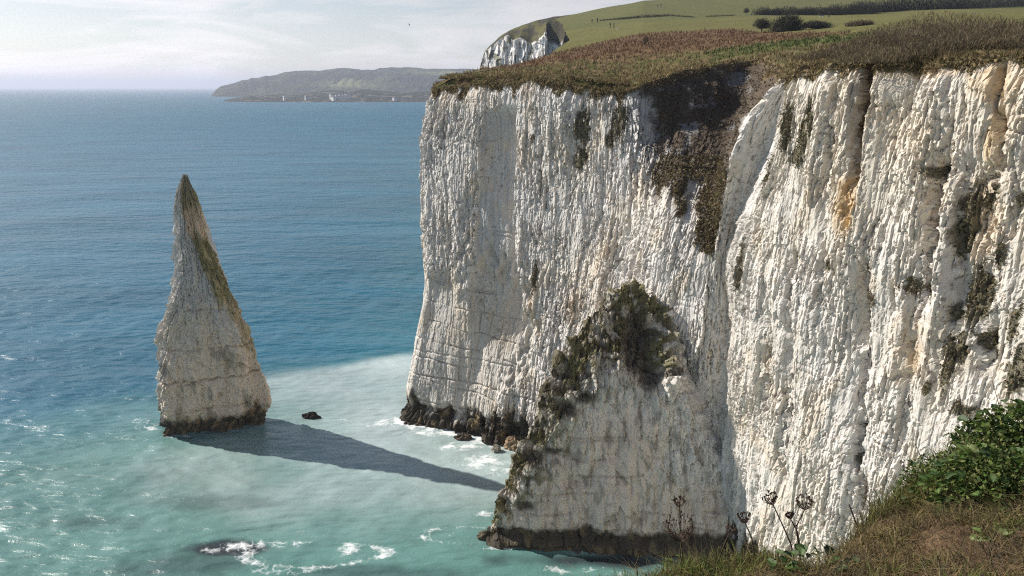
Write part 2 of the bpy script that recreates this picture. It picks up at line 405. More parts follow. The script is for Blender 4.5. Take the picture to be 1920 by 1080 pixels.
# ------------------------------------------------------------------ cliffs
def bed_cracks(u, z, seed, dip=0.0, gap=1.7, w=0.085):
    """bedding planes and the joints between them, as recessed lines (0..1)"""
    zz = z + dip * u + 0.22 * noise(u / 2.3, z / 3.0, seed)
    k = zz / gap + 0.28 * noise(0 * u + 3.7, np.floor(zz / gap) * 7.3, seed + 1)
    fr = np.abs(k - np.round(k)) * gap
    hor = np.exp(-(fr / w) ** 2) * (0.25 + 0.75 * (noise(u / 3.5, np.round(k) * 5.1, seed + 2) > -0.05))
    row = np.floor(k)
    uu = u / 1.25 + 13.7 * rnd(row.astype(np.int64), row.astype(np.int64) * 0, seed + 3) + 0.12 * noise(u / .5, z / .6, seed + 4)
    fv = np.abs(uu - np.round(uu)) * 1.25
    ver = np.exp(-(fv / w) ** 2) * (rnd(np.round(uu).astype(np.int64), row.astype(np.int64), seed + 5) > 0.35)
    return np.maximum(hor, 0.75 * ver)

def smooth1(a, sig):
    """gaussian smoothing along axis 0"""
    n = int(3 * sig) + 1
    k = np.exp(-0.5 * (np.arange(-n, n + 1) / sig) ** 2); k /= k.sum()
    p = np.concatenate([np.repeat(a[:1], n, 0), a, np.repeat(a[-1:], n, 0)], 0)
    out = np.zeros_like(a)
    for i, w in enumerate(k): out += w * p[i:i + len(a)]
    return out

# planes used to place marks on the two long faces: point, direction along the face
HF0, HFD = np.array([-10.2, 79.4]), np.array([0.835, -0.550])
RW0 = np.array([16.3, 53.2]); RWD = np.array([0.4797, -0.8774])

def main_cliff():
    def foot(x, y): return np.array([[x, y, 0.0]])
    def sec(*pts): return np.array([np.asarray(p, float) for p in pts])
    def rw(t, zt=None):
        fx, fy = 15.8 + 8.2 * t, 53 - 15 * t
        tx, ty = fx + 1.15, fy + 0.62
        zt = land(tx, ty) - 0.1 if zt is None else zt
        return sec((tx, ty, zt), (fx + .75, fy + .4, 24), (fx + .45, fy + .25, 12), (fx, fy, 0))
    S = [
        sec((-2.5, 116, 37.6), (-6, 117, 0)),
        sec((-4.0, 108, 37.3), (-8.5, 110, 0)),
        sec((-7.3, 96, 36.2), (-10.5, 97, 0)),
        sec(at(803, 167, 84.0), at(787, 270, 82.8), at(790, 330, 82.0), at(795, 480, 80.0), at(781, 600, 78.6), at(767, 700, 77.6), sea_at(747, 792)),
        sec(at(868, 163, 80.6), at(866, 300, 79.2), at(864, 450, 77.8), at(858, 600, 76.2), at(850, 740, 75.0), sea_at(842, 812)),
        sec(at(1000, 146, 75.0), at(998, 300, 74.2), at(990, 500, 73.0), at(980, 700, 71.8), sea_at(965, 846)),
        sec(at(1110, 168, 70.6), at(1108, 350, 69.8), at(1090, 600, 68.8), (4.6, 67.8, 0)),
        sec(at(1185, 170, 68.8), at(1180, 300, 67.4), at(1176, 420, 66.2), (8.6, 64.2, 12), (8.2, 64.6, 0)),
        sec(at(1300, 132, 72.5), at(1290, 230, 68.5), at(1272, 330, 63.6), at(1255, 400, 61.5), at(1230, 500, 60.6), (11, 60.4, 8), (10.8, 60.8, 0)),
        sec(at(1428, 112, 77.0), at(1403, 200, 70.5), at(1362, 290, 64.2), at(1312, 420, 59.4), at(1285, 520, 58.6), (13.2, 58.2, 8), (13.0, 58.6, 0)),
        sec(at(1468, 140, 54.6), at(1392, 228, 55.4), at(1352, 296, 56.2), at(1340, 420, 57.2), at(1332, 520, 57.4), (14.4, 56.9, 8), (14.2, 57.2, 0)),
        sec(at(1477, 141, 54.0), at(1447, 225, 55.6), at(1428, 300, 56.8), at(1390, 400, 57.6), at(1371, 470, 57.7), at(1366, 560, 57.4), at(1358, 720, 56.6), (15.6, 55.8, 0)),
        sec(at(1481, 141, 53.0), at(1463, 230, 53.3), at(1442, 295, 53.6), at(1405, 370, 54.2), at(1379, 450, 54.7), at(1374, 560, 54.9), at(1372, 700, 54.7), at(1362, 850, 54.2), sea_at(1348, 1031)),
        rw(0.12), rw(0.3), rw(0.5), rw(0.8), rw(1.1), rw(1.5), rw(1.9)]
    NS = len(S)
    zt = np.array([s[0][2] for s in S])
    # parameter along the wall
    mid = np.array([s[:, :2].mean(0) for s in S]); q_u = np.concatenate([[0], np.cumsum(np.linalg.norm(np.diff(mid, axis=0), axis=1))])
    u = []
    for k in range(NS - 1):
        step = 0.6 if k < 2 else (0.18 if k in (2, 9) else (0.062 if k >= 12 and k < 17 else 0.078))
        if k >= 17: step = 0.2
        n = max(2, int((q_u[k + 1] - q_u[k]) / step)); u.append(np.linspace(q_u[k], q_u[k + 1], n, endpoint=False))
    u = np.concatenate(u + [[q_u[-1]]]); NU = len(u)
    NV = 500
    v = np.linspace(0, 1, NV)
    PX = np.zeros((NS, NV)); PY = np.zeros((NS, NV))
    for k, s in enumerate(S):
        z = -2.5 + v * (zt[k] + 2.5); o = np.argsort(s[:, 2])
        PX[k] = np.interp(z, s[o, 2], s[o, 0]); PY[k] = np.interp(z, s[o, 2], s[o, 1])
    qi = np.interp(u, q_u, np.arange(NS)); k0 = np.clip(qi.astype(int), 0, NS - 2); f = (qi - k0)[:, None]
    X = PX[k0] * (1 - f) + PX[k0 + 1] * f; Y = PY[k0] * (1 - f) + PY[k0 + 1] * f
    ZT = zt[k0] * (1 - f[:, 0]) + zt[k0 + 1] * f[:, 0]
    X = smooth1(X, 6); Y = smooth1(Y, 6); ZT = smooth1(ZT, 3)
    X = smooth1(X.T, 7).T; Y = smooth1(Y.T, 7).T
    # arclength for evenly sized detail
    du = np.hypot(np.gradient(X[:, NV // 2]), np.gradient(Y[:, NV // 2])); UA = np.cumsum(du)[:, None] * np.ones((1, NV))
    ZT = ZT + 0.35 * fbm(UA[:, 0] / 3.0, UA[:, 0] * 0 + 1.5, 31, 3)
    Z = -2.5 + v[None, :] * (ZT[:, None] + 2.5)
    tx, ty = np.gradient(X, axis=0), np.gradient(Y, axis=0)
    tx, ty = smooth1(tx, 8), smooth1(ty, 8); l = np.hypot(tx, ty) + 1e-9
    NX, NY = ty / l, -tx / l
    Q = qi[:, None] * np.ones((1, NV))
    sh = (X - HF0[0]) * HFD[0] + (Y - HF0[1]) * HFD[1]       # along the headland face
    sr = (X - RW0[0]) * RWD[0] + (Y - RW0[1]) * RWD[1]       # along the right-hand wall
    on_h = sstep(2.6, 2.9, Q) * sstep(7.4, 7.0, Q); on_r = sstep(11.6, 12.0, Q)
    wob = noise(UA / 1.1, Z / 2.2, 41); wob2 = noise(UA / .45, Z / .8, 42)

    def mark(plane, px, py, rx, ry, slant=0.0, edge=0.35):
        """soft ellipse on a face, rx/ry in photo pixels, ragged outline"""
        p0, dr, s_, on = (HF0, HFD, sh, on_h) if plane == 'h' else (RW0, RWD, sr, on_r)
        t, z = on_plane(px, py, p0, dr); t1, _ = on_plane(px + rx, py, p0, dr); _, z1 = on_plane(px, py + ry, p0, dr)
        rs, rz = abs(t1 - t), abs(z1 - z)
        e = np.hypot((s_ - t - slant * (Z - z)) / rs, (Z - z) / rz) + 0.28 * wob + 0.16 * wob2
        return sstep(1 + edge, 1 - edge, e) * on

    # --- large forms -------------------------------------------------------
    D = 0.55 * fbm(UA / 6.0, Z / 16.0, 51, 3) + 0.28 * fbm(UA / 2.2, Z / 9.0, 52, 3)
    D *= np.where(Q < 7, 0.8, 1.15)
    # headland: flat fallen-face panel, recessed and turned away from the sun
    t0, _ = on_plane(870, 400, HF0, HFD); t1, _ = on_plane(936, 400, HF0, HFD)
    zz_lo = 12.5
    edge_r = t1 + 1.6 * sstep(26, 13, Z); edge_l = t0 + 0.25 * noise(Z / 2.5, Z * 0 + 2.2, 61)
    panel = sstep(0, .25, sh - edge_l) * sstep(0.15, 0, sh - edge_r - 0.3 * wob) * sstep(33.5, 31.5, Z) * sstep(zz_lo - 5, zz_lo, Z) * on_h
    ramp = np.clip((sh - edge_l) / np.maximum(edge_r - edge_l, .5), 0, 1)
    D -= panel * (0.25 + 1.15 * ramp)
    # headland: smooth lower face
    low = sstep(17.5, 13.5, Z + 1.6 * wob + (sh - 4) * 0.15) * sstep(12.6, 11.3, sh + .35 * wob + 0.12 * (14 - Z)) * on_h
    pan2 = mark('h', 905, 610, 80, 110, edge=.3)
    low = np.maximum(low, pan2)
    D -= low * 0.35 * sstep(4, 14, Z)
    D -= low * np.clip((sh - 1.0) / 12, 0, 1) * 0.9
    # right wall: grooves and ribs
    G_in = np.zeros_like(Z)
    def groove(px, y0, y1, w, depth, lean=0.0, sharp=2.0):
        nonlocal D, G_in
        t, za = on_plane(px, y0, RW0, RWD); t2, zb = on_plane(px + lean, y1, RW0, RWD); tw, _ = on_plane(px + w, y0, RW0, RWD)
        tt = t + (t2 - t) * np.clip((za - Z) / (za - zb + 1e-6), 0, 1) + 0.22 * noise(Z / 1.6, Z * 0 + px * .11, 71) + .10 * wob2
        rs = abs(tw - t)
        env = sstep(zb - 1.5, zb + 1.0, Z) * sstep(za + 1.5, za + .2, Z)
        g = np.exp(-np.abs((sr - tt) / rs) ** sharp) * env * on_r
        D -= depth * g; G_in = np.maximum(G_in, g * min(depth, 1.5))
        return g
    g1 = groove(1605, 60, 330, 10, 1.5, -14, 1.7); groove(1588, 300, 440, 14, .6, -6)
    groove(1750, 330, 580, 13, 1.2, -32, 1.5); groove(1612, 520, 710, 9, .8, -4, 1.4); groove(1606, 740, 960, 8, .8, 4, 1.4)
    groove(1858, 150, 330, 8, .8, 4, 1.4); groove(1690, 120, 260, 10, .3); groove(1545, 120, 600, 10, .35, -10)
    groove(1480, 500, 900, 14, .45, -12); groove(1700, 560, 900, 12, .4, -12); groove(1840, 330, 700, 20, .55, -10); groove(1795, 330, 700, 16, .45, -12)
    groove(1430, 560, 1000, 12, .4, -14); groove(1770, 100, 300, 9, .3)
    # rib that catches the light right of the groove
    t, _ = on_plane(1628, 200, RW0, RWD); D += 0.5 * np.exp(-((sr - t) / .7) ** 2) * sstep(20, 26, Z) * on_r
    t, _ = on_plane(1770, 420, RW0, RWD); D += 0.55 * np.exp(-((sr - t) / .5) ** 2) * sstep(14, 20, Z) * sstep(34, 28, Z) * on_r
    # --- broken chalk ------------------------------------------------------
    smoothm = np.maximum.reduce([panel, low * 0.95, mark('r', 1655, 165, 22, 25), mark('r', 1530, 430, 30, 45), .9 * mark('r', 1720, 620, 30, 60), mark('r', 1420, 900, 30, 90), .8 * mark('r', 1610, 590, 14, 60)])
    patch = sstep(.17, .27, fbm(UA / 2.4, Z / 5.0, 81, 3) + .06 * wob2) * sstep(2, 4, Q)
    smoothm = np.clip(np.maximum(smoothm, .75 * patch), 0, 1)
    gul = sstep(6.95, 7.6, Q + 0.25 * wob + 0.1 * wob2 + .07 * (Z - 32)) * sstep(10.15, 10.0, Q)       # gully
    soil = gul * sstep(22.0, 24.5, Z + 1.8 * wob + .6 * wob2 - 3.2 * sstep(9.4, 8.5, Q))
    rough = 1 - 0.93 * smoothm
    rough *= 1 - 0.5 * soil
    fb = flakes(UA, Z, 0.60, 2.1, 95, .9, .8)
    fa = flakes(UA, Z, 0.24, 0.85, 91, .9, 1.0); fc = flakes(UA, Z, 1.7, 5.5, 93, .7, .9)
    fd = facets(UA, Z, .55, 1.0, 97, 1.0, 0, .6)
    ka = np.where(Q > 10.5, .85, 1.1); zone = .5 + .8 * sstep(-.35, .45, fbm(UA / 4.0, Z / 5.5, 110, 3))
    crack = np.exp(-(noise(UA / .6, Z / 3.4, 105) / .06) ** 2) * (noise(UA / 1.4, Z / 2.0, 106) > -.05) + 1.2 * np.exp(-(noise(UA / 2.1, Z / 12, 107) / .030) ** 2)
    pit = sstep(.36, .46, fbm(UA / .24, Z / .42, 108, 2))
    D += rough * ka * (zone * (0.115 * fa + 0.12 * fb + .04 * fd - .13 * pit) + .14 * fc - 0.17 * crack)
    D += (1 - rough) * (0.04 * fb + .02 * fa)
    D += G_in * (.38 * facets(UA * 3, Z, 1.1, .9, 113) + .30 * fbm(UA / .3, Z / .7, 114, 3))
    D += soil * (0.55 * fbm(UA / 1.8 + Z / 4, Z / 1.6, 103, 4))
    bc = bed_cracks(UA, Z, 111, dip=0.10, gap=2.1)
    D -= bc * (0.05 + 0.13 * np.maximum(low, 0.5 * panel))
    for (pl, xa, ya, xb, yb, am) in (('h', 785, 688, 1010, 748, .2), ('h', 790, 650, 960, 690, .12), ('r', 1615, 195, 1720, 210, .16), ('r', 1865, 240, 1920, 255, .16)):
        p0, dr, s_, on = (HF0, HFD, sh, on_h) if pl == 'h' else (RW0, RWD, sr, on_r)
        ta, za = on_plane(xa, ya, p0, dr); tb, zb = on_plane(xb, yb, p0, dr)
        zl = za + (zb - za) * (s_ - ta) / (tb - ta) + .08 * wob2
        D -= am * np.exp(-((Z - zl) / .09) ** 2) * (s_ > ta) * (s_ < tb) * on
    # wave-cut foot
    notch = sstep(3.0, 1.6, Z + .5 * wob) * sstep(-2, 0.5, Z)
    D -= notch * (0.55 + .5 * fbm(UA / 1.6, Z / 3, 121, 3)) * sstep(2.6, 3.2, Q)
    D += notch * (.40 * facets(UA, Z, .8, 1.6, 125, 1.2, .3) + .2 * facets(UA, Z, .35, .6, 126, 1.2))
    D += 0.9 * sstep(1.6, -0.4, Z) * sstep(2.6, 3.2, Q) * (0.5 + fbm(UA / 2.5, Z / 3, 127, 2))
    # lip eases back at the top
    top = sstep(1.5, 0.0, ZT[:, None] - Z)
    D = D * (1 - .35 * top) - 0.35 * top
    X2, Y2 = X + NX * D, Y + NY * D
    # the steep cheeks of the grooves are broken along the wall, not across it
    T = sstep(.08, .5, G_in) * (.24 * facets(D * 1.0, Z, .30, .8, 115, 1.0, 0) + .18 * fbm(D / .4, Z / .6, 116, 3))
    X2, Y2 = X2 - NY * T, Y2 + NX * T

    # --- colour of the rock, shade tones of the headland included ------------------------------------------------
    big = fbm(UA / 5, Z / 9, 131, 4); fine = fbm(UA / .8, Z / 1.6, 132, 3)
    C = mixc(CHALK, CREAM, np.clip(0.25 + .5 * big + .55 * on_r * sstep(20, 34, Z) + .15 * on_r, 0, 1))
    C = C * (1 + .07 * fine)[..., None]
    C = mixc(C, GREYC, np.clip(.85 * panel + .35 * low + .25 * patch, 0, 1))  # grey and beige of panel and lower face put their shade into colour
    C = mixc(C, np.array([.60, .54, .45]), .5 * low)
    grime = sstep(.12, .45, fbm(UA / .35, Z / 1.1, 133, 3)) * (.35 + .65 * sstep(-.2, .4, big))
    C = mixc(C, np.array([.42, .35, .28]), .36 * grime)
    grain = sstep(.05, .40, fbm(UA / .16, Z / .55, 136, 3)) * (.4 + .6 * sstep(-.3, .3, noise(UA / 2.2, Z / 3.0, 137)))
    C = mixc(C, np.array([.34, .285, .235]), .52 * grain * sstep(2.2, 3.0, Q))
    runs = sstep(.10, .36, fbm(UA / .55, Z / 9, 139, 4)) * (.4 + .6 * sstep(-.2, .3, noise(UA / 3.5, Z / 7, 140)))
    C = mixc(C, np.array([.33, .305, .275]), .50 * runs * sstep(2.2, 3.0, Q))
    C = mixc(C, np.array([.55, .46, .345]), .45 * sstep(.12, .5, fbm(UA / 2.6, Z / 4.5, 138, 3)))
    pits = sstep(.42, .55, fbm(UA / .28, Z / .4, 134, 2)); C = mixc(C, np.array([.16, .13, .10]), .7 * pits * sstep(-.1, .3, noise(UA / 4, Z / 5, 135)))
    st = np.maximum.reduce([mark('r', 1582, 385, 26, 60), .7 * mark('r', 1850, 150, 46, 40), .8 * mark('r', 1848, 270, 16, 70), .45 * mark('r', 1820, 420, 40, 90), .45 * mark('r', 1420, 190, 40, 40),
                            .45 * mark('r', 1690, 640, 30, 80), .55 * mark('r', 1700, 130, 120, 16), .6 * mark('h', 990, 560, 8, 45), .25 * mark('h', 1100, 560, 60, 80)])
    C = mixc(C, OCHRE, np.clip(st * (.55 + .4 * fine), 0, .8))
    veg = np.zeros_like(Z)
    for a_ in (('r', 1459, 245, 11, 55, .12), ('r', 1500, 245, 15, 60, .22), ('r', 1478, 290, 18, 26, 0), ('r', 1738, 326, 24, 12, -.3), ('r', 1700, 538, 22, 17, 0), ('r', 1552, 498, 11, 9, 0),
               ('r', 1800, 420, 24, 85, .02), ('r', 1820, 560, 34, 70, 0), ('r', 1890, 385, 14, 22, 0), ('r', 1790, 650, 14, 40, 0), ('r', 1768, 690, 12, 60, 0), ('r', 1840, 640, 20, 30, 0),
               ('r', 1885, 610, 14, 45, 0), ('r', 1860, 480, 12, 30, 0), ('r', 1628, 570, 7, 30, 0), ('r', 1735, 530, 7, 40, 0), ('r', 1735, 730, 8, 18, 0), ('r', 1800, 770, 26, 16, 0), ('r', 1900, 700, 30, 60, 0),
               ('r', 1610, 800, 6, 14, 0), ('r', 1605, 860, 7, 16, 0), ('r', 1368, 500, 8, 60, 0), ('r', 1410, 330, 14, 34, 0), ('r', 1830, 380, 10, 20, 0), ('r', 1775, 590, 9, 20, 0), ('r', 1845, 360, 8, 14, 0),  # narrow dark marks along cracks and the buttress edge included
               ('h', 1140, 225, 20, 40, 0), ('h', 1068, 245, 17, 45, 0), ('h', 1066, 295, 14, 26, 0), ('h', 972, 262, 7, 9, 0), ('h', 1128, 260, 12, 20, 0), ('h', 990, 530, 5, 30, 0)):
        veg = np.maximum(veg, mark(*a_))
    veg = np.clip(veg, 0, 1) * (0.35 + .75 * fbm(UA / .5, Z / .9, 147, 3) + .3 * wob2 > .28 - .35 * (veg > .97))
    turf = sstep(.95, 0.15, .55 * on_r + (ZT[:, None] - Z) + .8 * wob + .5 * wob2 + .45 * noise(UA / 2.6, UA * 0 + 4, 143)) * sstep(1.8, 2.6, Q)
    turf = np.maximum(turf, sstep(.5, 0.05, (ZT[:, None] - Z) + .3 * wob))
    turf = np.maximum(turf, g1 * sstep(29.5, 31.5, Z + wob) * .95)
    C = mixc(C, np.array([.10, .088, .052]) * (1 + .35 * fine[..., None]), np.clip(veg, 0, 1) * .9)
    sc = mixc(SOIL, GREYC * .55, sstep(.16, .34, fbm(UA / 1.6, Z / 2.3, 144, 3)) * .8 * sstep(9.6, 8.6, Q))
    sc = mixc(sc, np.array([.115, .085, .050]), sstep(29.5, 26, Z + wob))
    C = mixc(C, sc, np.clip(soil, 0, 1))
    C = mixc(C, np.array([.10, .064, .04]) * (1 + .5 * fine[..., None]), np.clip(g1 * sstep(25, 29, Z + 1.2 * wob + .8 * fine) * .95, 0, 1))
    C = mixc(C, TURF_B * (1 + .3 * fine[..., None]), np.clip(turf, 0, 1))
    wet = sstep(2.9, 1.7, Z + .9 * wob + .5 * wob2 - 1.5 * noise(UA / .9, Z / 6, 145)) * sstep(2.4, 2.9, Q)
    C = mixc(C, mixc(WET, np.array([.20, .145, .075]), sstep(.15, .5, fbm(UA / .9, Z / 2.5, 146, 3))), np.clip(wet, 0, 1) * .96)
    V = np.stack([X2, Y2, Z], -1)
    # inland apron: the turf lip, running back over the edge onto the downs
    ins = [0.5, 1.1, 2.0, 3.2, 4.5]
    VA, CA = [], []
    for i, d in enumerate(ins):
        x, y = X2[:, -1] - NX[:, -1] * d, Y2[:, -1] - NY[:, -1] * d
        g = sstep(0, 3.0, np.full(NU, d))
        z = (ZT + .15 + .18 * fbm(x / .8, y / .8, 151, 3) + .3 * fbm(x / 2.5, y / 2.5, 152, 2)) * (1 - g) + (land(x, y) + .12) * g
        if i == len(ins) - 1: z = z - 1.2
        VA.append(np.stack([x, y, z], -1))
        CA.append(mixc(TURF_B, TURF_G, sstep(-.3, .4, fbm(x / 2, y / 2, 153, 3))))
    V = np.concatenate([V, np.stack(VA, 1)], 1); C = np.concatenate([C, np.stack(CA, 1)], 1)
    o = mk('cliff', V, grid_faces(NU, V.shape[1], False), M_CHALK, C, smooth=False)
    tag(o, 'long white chalk sea cliff with fluted face and turf lip', kind='structure')
    return dict(X=X2, Y=Y2, Z=Z, NX=NX, NY=NY, veg=veg, soil=soil, turf=turf, Q=Q, ZT=ZT)
CL = main_cliff()

def fin():
    """low promontory of chalk standing out from the corner of the cliff, mossy on its crest"""
    def c(foot, sh, crest, back): return [foot, sh, crest, back]
    sec = [
        c(sea_at(909, 1021), at(910, 1003, 54.3), at(912, 986, 54.9), (-1.6, 56.0, 0)),
        c(sea_at(928, 1022), at(929, 1004, 54.2), at(930, 988, 55.0), (-1.2, 56.4, 0)),
        c(sea_at(940, 1018), at(938, 960, 54.5), at(938, 920, 55.2), (-0.6, 57.0, 0)),
        c(sea_at(965, 1018), at(962, 930, 54.5), at(960, 872, 55.8), (0.6, 58.2, 0)),
        c(sea_at(1010, 1021), at(1006, 860, 54.7), at(1008, 742, 57.0), (2.6, 60.0, 0)),
        c(sea_at(1050, 1024), at(1046, 790, 55.2), at(1046, 668, 58.0), (4.4, 61.2, 0)),
        c(sea_at(1092, 1027), at(1090, 735, 55.8), at(1092, 600, 59.0), (6.2, 62.2, 0)),
        c(sea_at(1150, 1030), at(1150, 690, 56.4), at(1148, 538, 60.2), (9.0, 63, 0)),
        c(sea_at(1196, 1032), at(1196, 690, 56.4), at(1190, 514, 60.8), (11, 63, 0)),
        c(sea_at(1222, 1033), at(1222, 700, 56.2), at(1216, 548, 60.2), (12, 62.5, 0)),
        c(sea_at(1250, 1034), at(1250, 712, 56.0), at(1252, 572, 59.6), (13, 62, 0)),
        c(sea_at(1290, 1036), at(1288, 745, 55.7), at(1284, 672, 58.2), (15, 60.5, 0)),
        c(sea_at(1330, 1037), at(1328, 830, 55.0), at(1330, 760, 57.0), (17, 59, 0)),
        c(sea_at(1362, 1038), at(1364, 900, 54.4), at(1370, 860, 56.0), (18.5, 57.5, 0)),
        c((18.4, 52.6, 0), (18.6, 53.6, 5), (18.8, 55, 7), (20, 57, 0))]
    G = np.array([[np.asarray(p, float) for p in s] for s in sec])
    NS = len(G)
    ul = np.concatenate([[0], np.cumsum(np.linalg.norm(np.diff(G[:, 0, :2], axis=0), axis=1))])
    u = np.arange(0, ul[-1], 0.065); NU = len(u)
    q = np.interp(u, ul, np.arange(NS))
    k0 = np.clip(q.astype(int), 0, NS - 2); f = (q - k0)[:, None, None]
    P = smooth1(G[k0] * (1 - f) + G[k0 + 1] * f, 4)
    w = np.concatenate([np.linspace(-.12, 1, 150)[:-1], np.linspace(1, 2, 130)[:-1], np.linspace(2, 3, 40)])
    NV = len(w); B = np.zeros((NU, NV, 3))
    for j, t in enumerate(w):
        i = min(max(int(math.floor(t)), 0), 2); ff = t - i
        B[:, j] = P[:, i] * (1 - ff) + P[:, i + 1] * ff
    B = smooth1(B.transpose(1, 0, 2), 5).transpose(1, 0, 2)
    tu = np.gradient(B, axis=0); tv = np.gradient(B, axis=1)
    N = np.cross(tu, tv); N /= np.linalg.norm(N, axis=2, keepdims=True) + 1e-9
    if N[NU // 2, 60, 1] > 0: N = -N
    U = u[:, None] * np.ones((1, NV)); S = np.cumsum(np.linalg.norm(tv, axis=2), axis=1); Z = B[..., 2]
    Wt = w[None, :] * np.ones((NU, 1))
    wob = noise(U / 1.1, S / 1.8, 241); wob2 = noise(U / .45, S / .6, 242)
    qq = q[:, None] * np.ones((1, NV))
    rightlit = sstep(9.0, 10.2, qq + .3 * wob) * sstep(3, 6.5, Z + wob)          # rough lit shoulder merging into the wall
    upper = sstep(.75, 1.1, Wt + .15 * wob + .08 * wob2)                        # slope above the face
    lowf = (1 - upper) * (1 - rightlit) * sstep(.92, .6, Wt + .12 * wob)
    rough = np.clip(1 - .88 * lowf, 0, 1)
    edge = sstep(0, 1.2, U)
    D = .5 * fbm(U / 4.5, S / 7, 251, 3) + .25 * fbm(U / 1.7, S / 4, 252, 3)
    D += rough * (.15 * flakes(U, S, .28, .7, 291, .8, 1.0) + .26 * facets(U, S, .9, 1.6, 295, .8, .2, .6) + .08 * facets(U, S, .25, .4, 299))
    D += upper * (.20 * facets(U, S, .8, .8, 301) + .3 * fbm(U / .9, S / .9, 302, 3))
    D += (1 - rough) * (.22 * flakes(U, S, .95, 1.5, 303, .3, .9) + .10 * flakes(U, S, .4, .7, 304, .3, 1.0))
    D -= bed_cracks(U, Z, 311, dip=-.03, gap=1.35) * (.04 + .16 * lowf)
    # dark hollow below the crest and short buttresses of the face
    cpx = np.array([[1195, 640, 58.2, 1.3, 2.6, 1.1], [1080, 905, 54.6, 1.4, .5, .5], [1040, 855, 55, 1.2, .6, .45], [985, 950, 54.5, .8, .5, .4], [1215, 690, 57, .8, 1.1, .9]])
    for px, py, d, ru, rz, am in cpx:
        p = at(px, py, d); D -= am * np.exp(-((B[..., 0] - p[0]) / ru) ** 2 - ((Z - p[2]) / rz) ** 2) * (Wt < 2)
    foot = sstep(1.7, .9, Z + .3 * wob) * (Wt < 1.0)
    D -= foot * .25 * sstep(-.5, 1, Z)
    D += .8 * sstep(.95, .3, Z + .2 * wob) * (Wt < 1) * edge                      # worn ledge at the water line
    V = B + N * (D * (0.35 + .65 * edge))[..., None]
    fine = fbm(U / .8, S / 1.0, 332, 3); big = fbm(U / 4, S / 5, 331, 3)
    C = mixc(CHALK, CREAM, np.clip(.35 + .5 * big, 0, 1)) * (1 + .08 * fine)[..., None]
    C = mixc(C, np.array([.57, .49, .41]), .8 * lowf)  # dirty tan face, warmed in colour to lift its shade; lit shoulder left pale
    C = mixc(C, np.array([.22, .18, .13]), .55 * sstep(.1, .45, fbm(U / .6, S / 1.6, 334, 3)) * (1 - upper))
    C = mixc(C, np.array([.30, .265, .205]), np.clip(.75 * upper * (1 - rightlit), 0, 1))
    crest = sstep(1.02, 1.30, Wt + .28 * wob + .16 * wob2 + .1 * big) * (1 - .93 * rightlit * sstep(10, 10.8, qq)) 
    left = sstep(6.3, 4.2, qq + .7 * wob + .4 * wob2) * sstep(.42, .80, Wt + .22 * wob + .2 * fine)
    pch = np.zeros_like(Z)
    for px, py, d, ru, rz in ((1195, 650, 57.5, 1.1, 2.2), (1215, 700, 56.6, .9, 1.2), (1100, 745, 56, .8, .5), (1060, 770, 55.5, .8, .6), (985, 945, 54.6, .6, .4), (1255, 700, 56.4, 1.2, .25), (1000, 860, 55, .8, .6), (1040, 850, 54.8, .8, .35)):
        p = at(px, py, d); pch = np.maximum(pch, sstep(1.4, .7, np.hypot((B[..., 0] - p[0]) / ru, (Z - p[2]) / rz) + .35 * wob + .25 * wob2) * (Wt < 2))
    veg = np.clip(np.maximum.reduce([crest * sstep(-.45, .1, fine + .5 * big + .3 * wob2), .85 * left * sstep(-.15, .35, fine + .3 * wob2), .9 * pch]), 0, 1)
    mossc = mixc(np.array([.095, .080, .047]), np.array([.165, .145, .068]), sstep(-.1, .5, big + .5 * fine))
    mossc = mixc(mossc, SOIL * .7, pch)  # patches go darker than the moss, several over the hollows
    C = mixc(C, mossc, veg * .95)
    wet = sstep(1.75, 1.1, Z + .35 * wob + .2 * wob2) * (Wt < 1.3)
    C = mixc(C, mixc(WET * 1.1, np.array([.13, .105, .055]), sstep(.1, .5, fine)), wet * .95)
    ok = 'promontory'
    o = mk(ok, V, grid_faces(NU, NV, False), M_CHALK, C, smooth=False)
    tag(o, 'low chalk promontory with dark mossy crest standing out from the cliff', kind='structure')
    return dict(V=V, N=N, veg=veg, crest=crest)
FIN = fin()

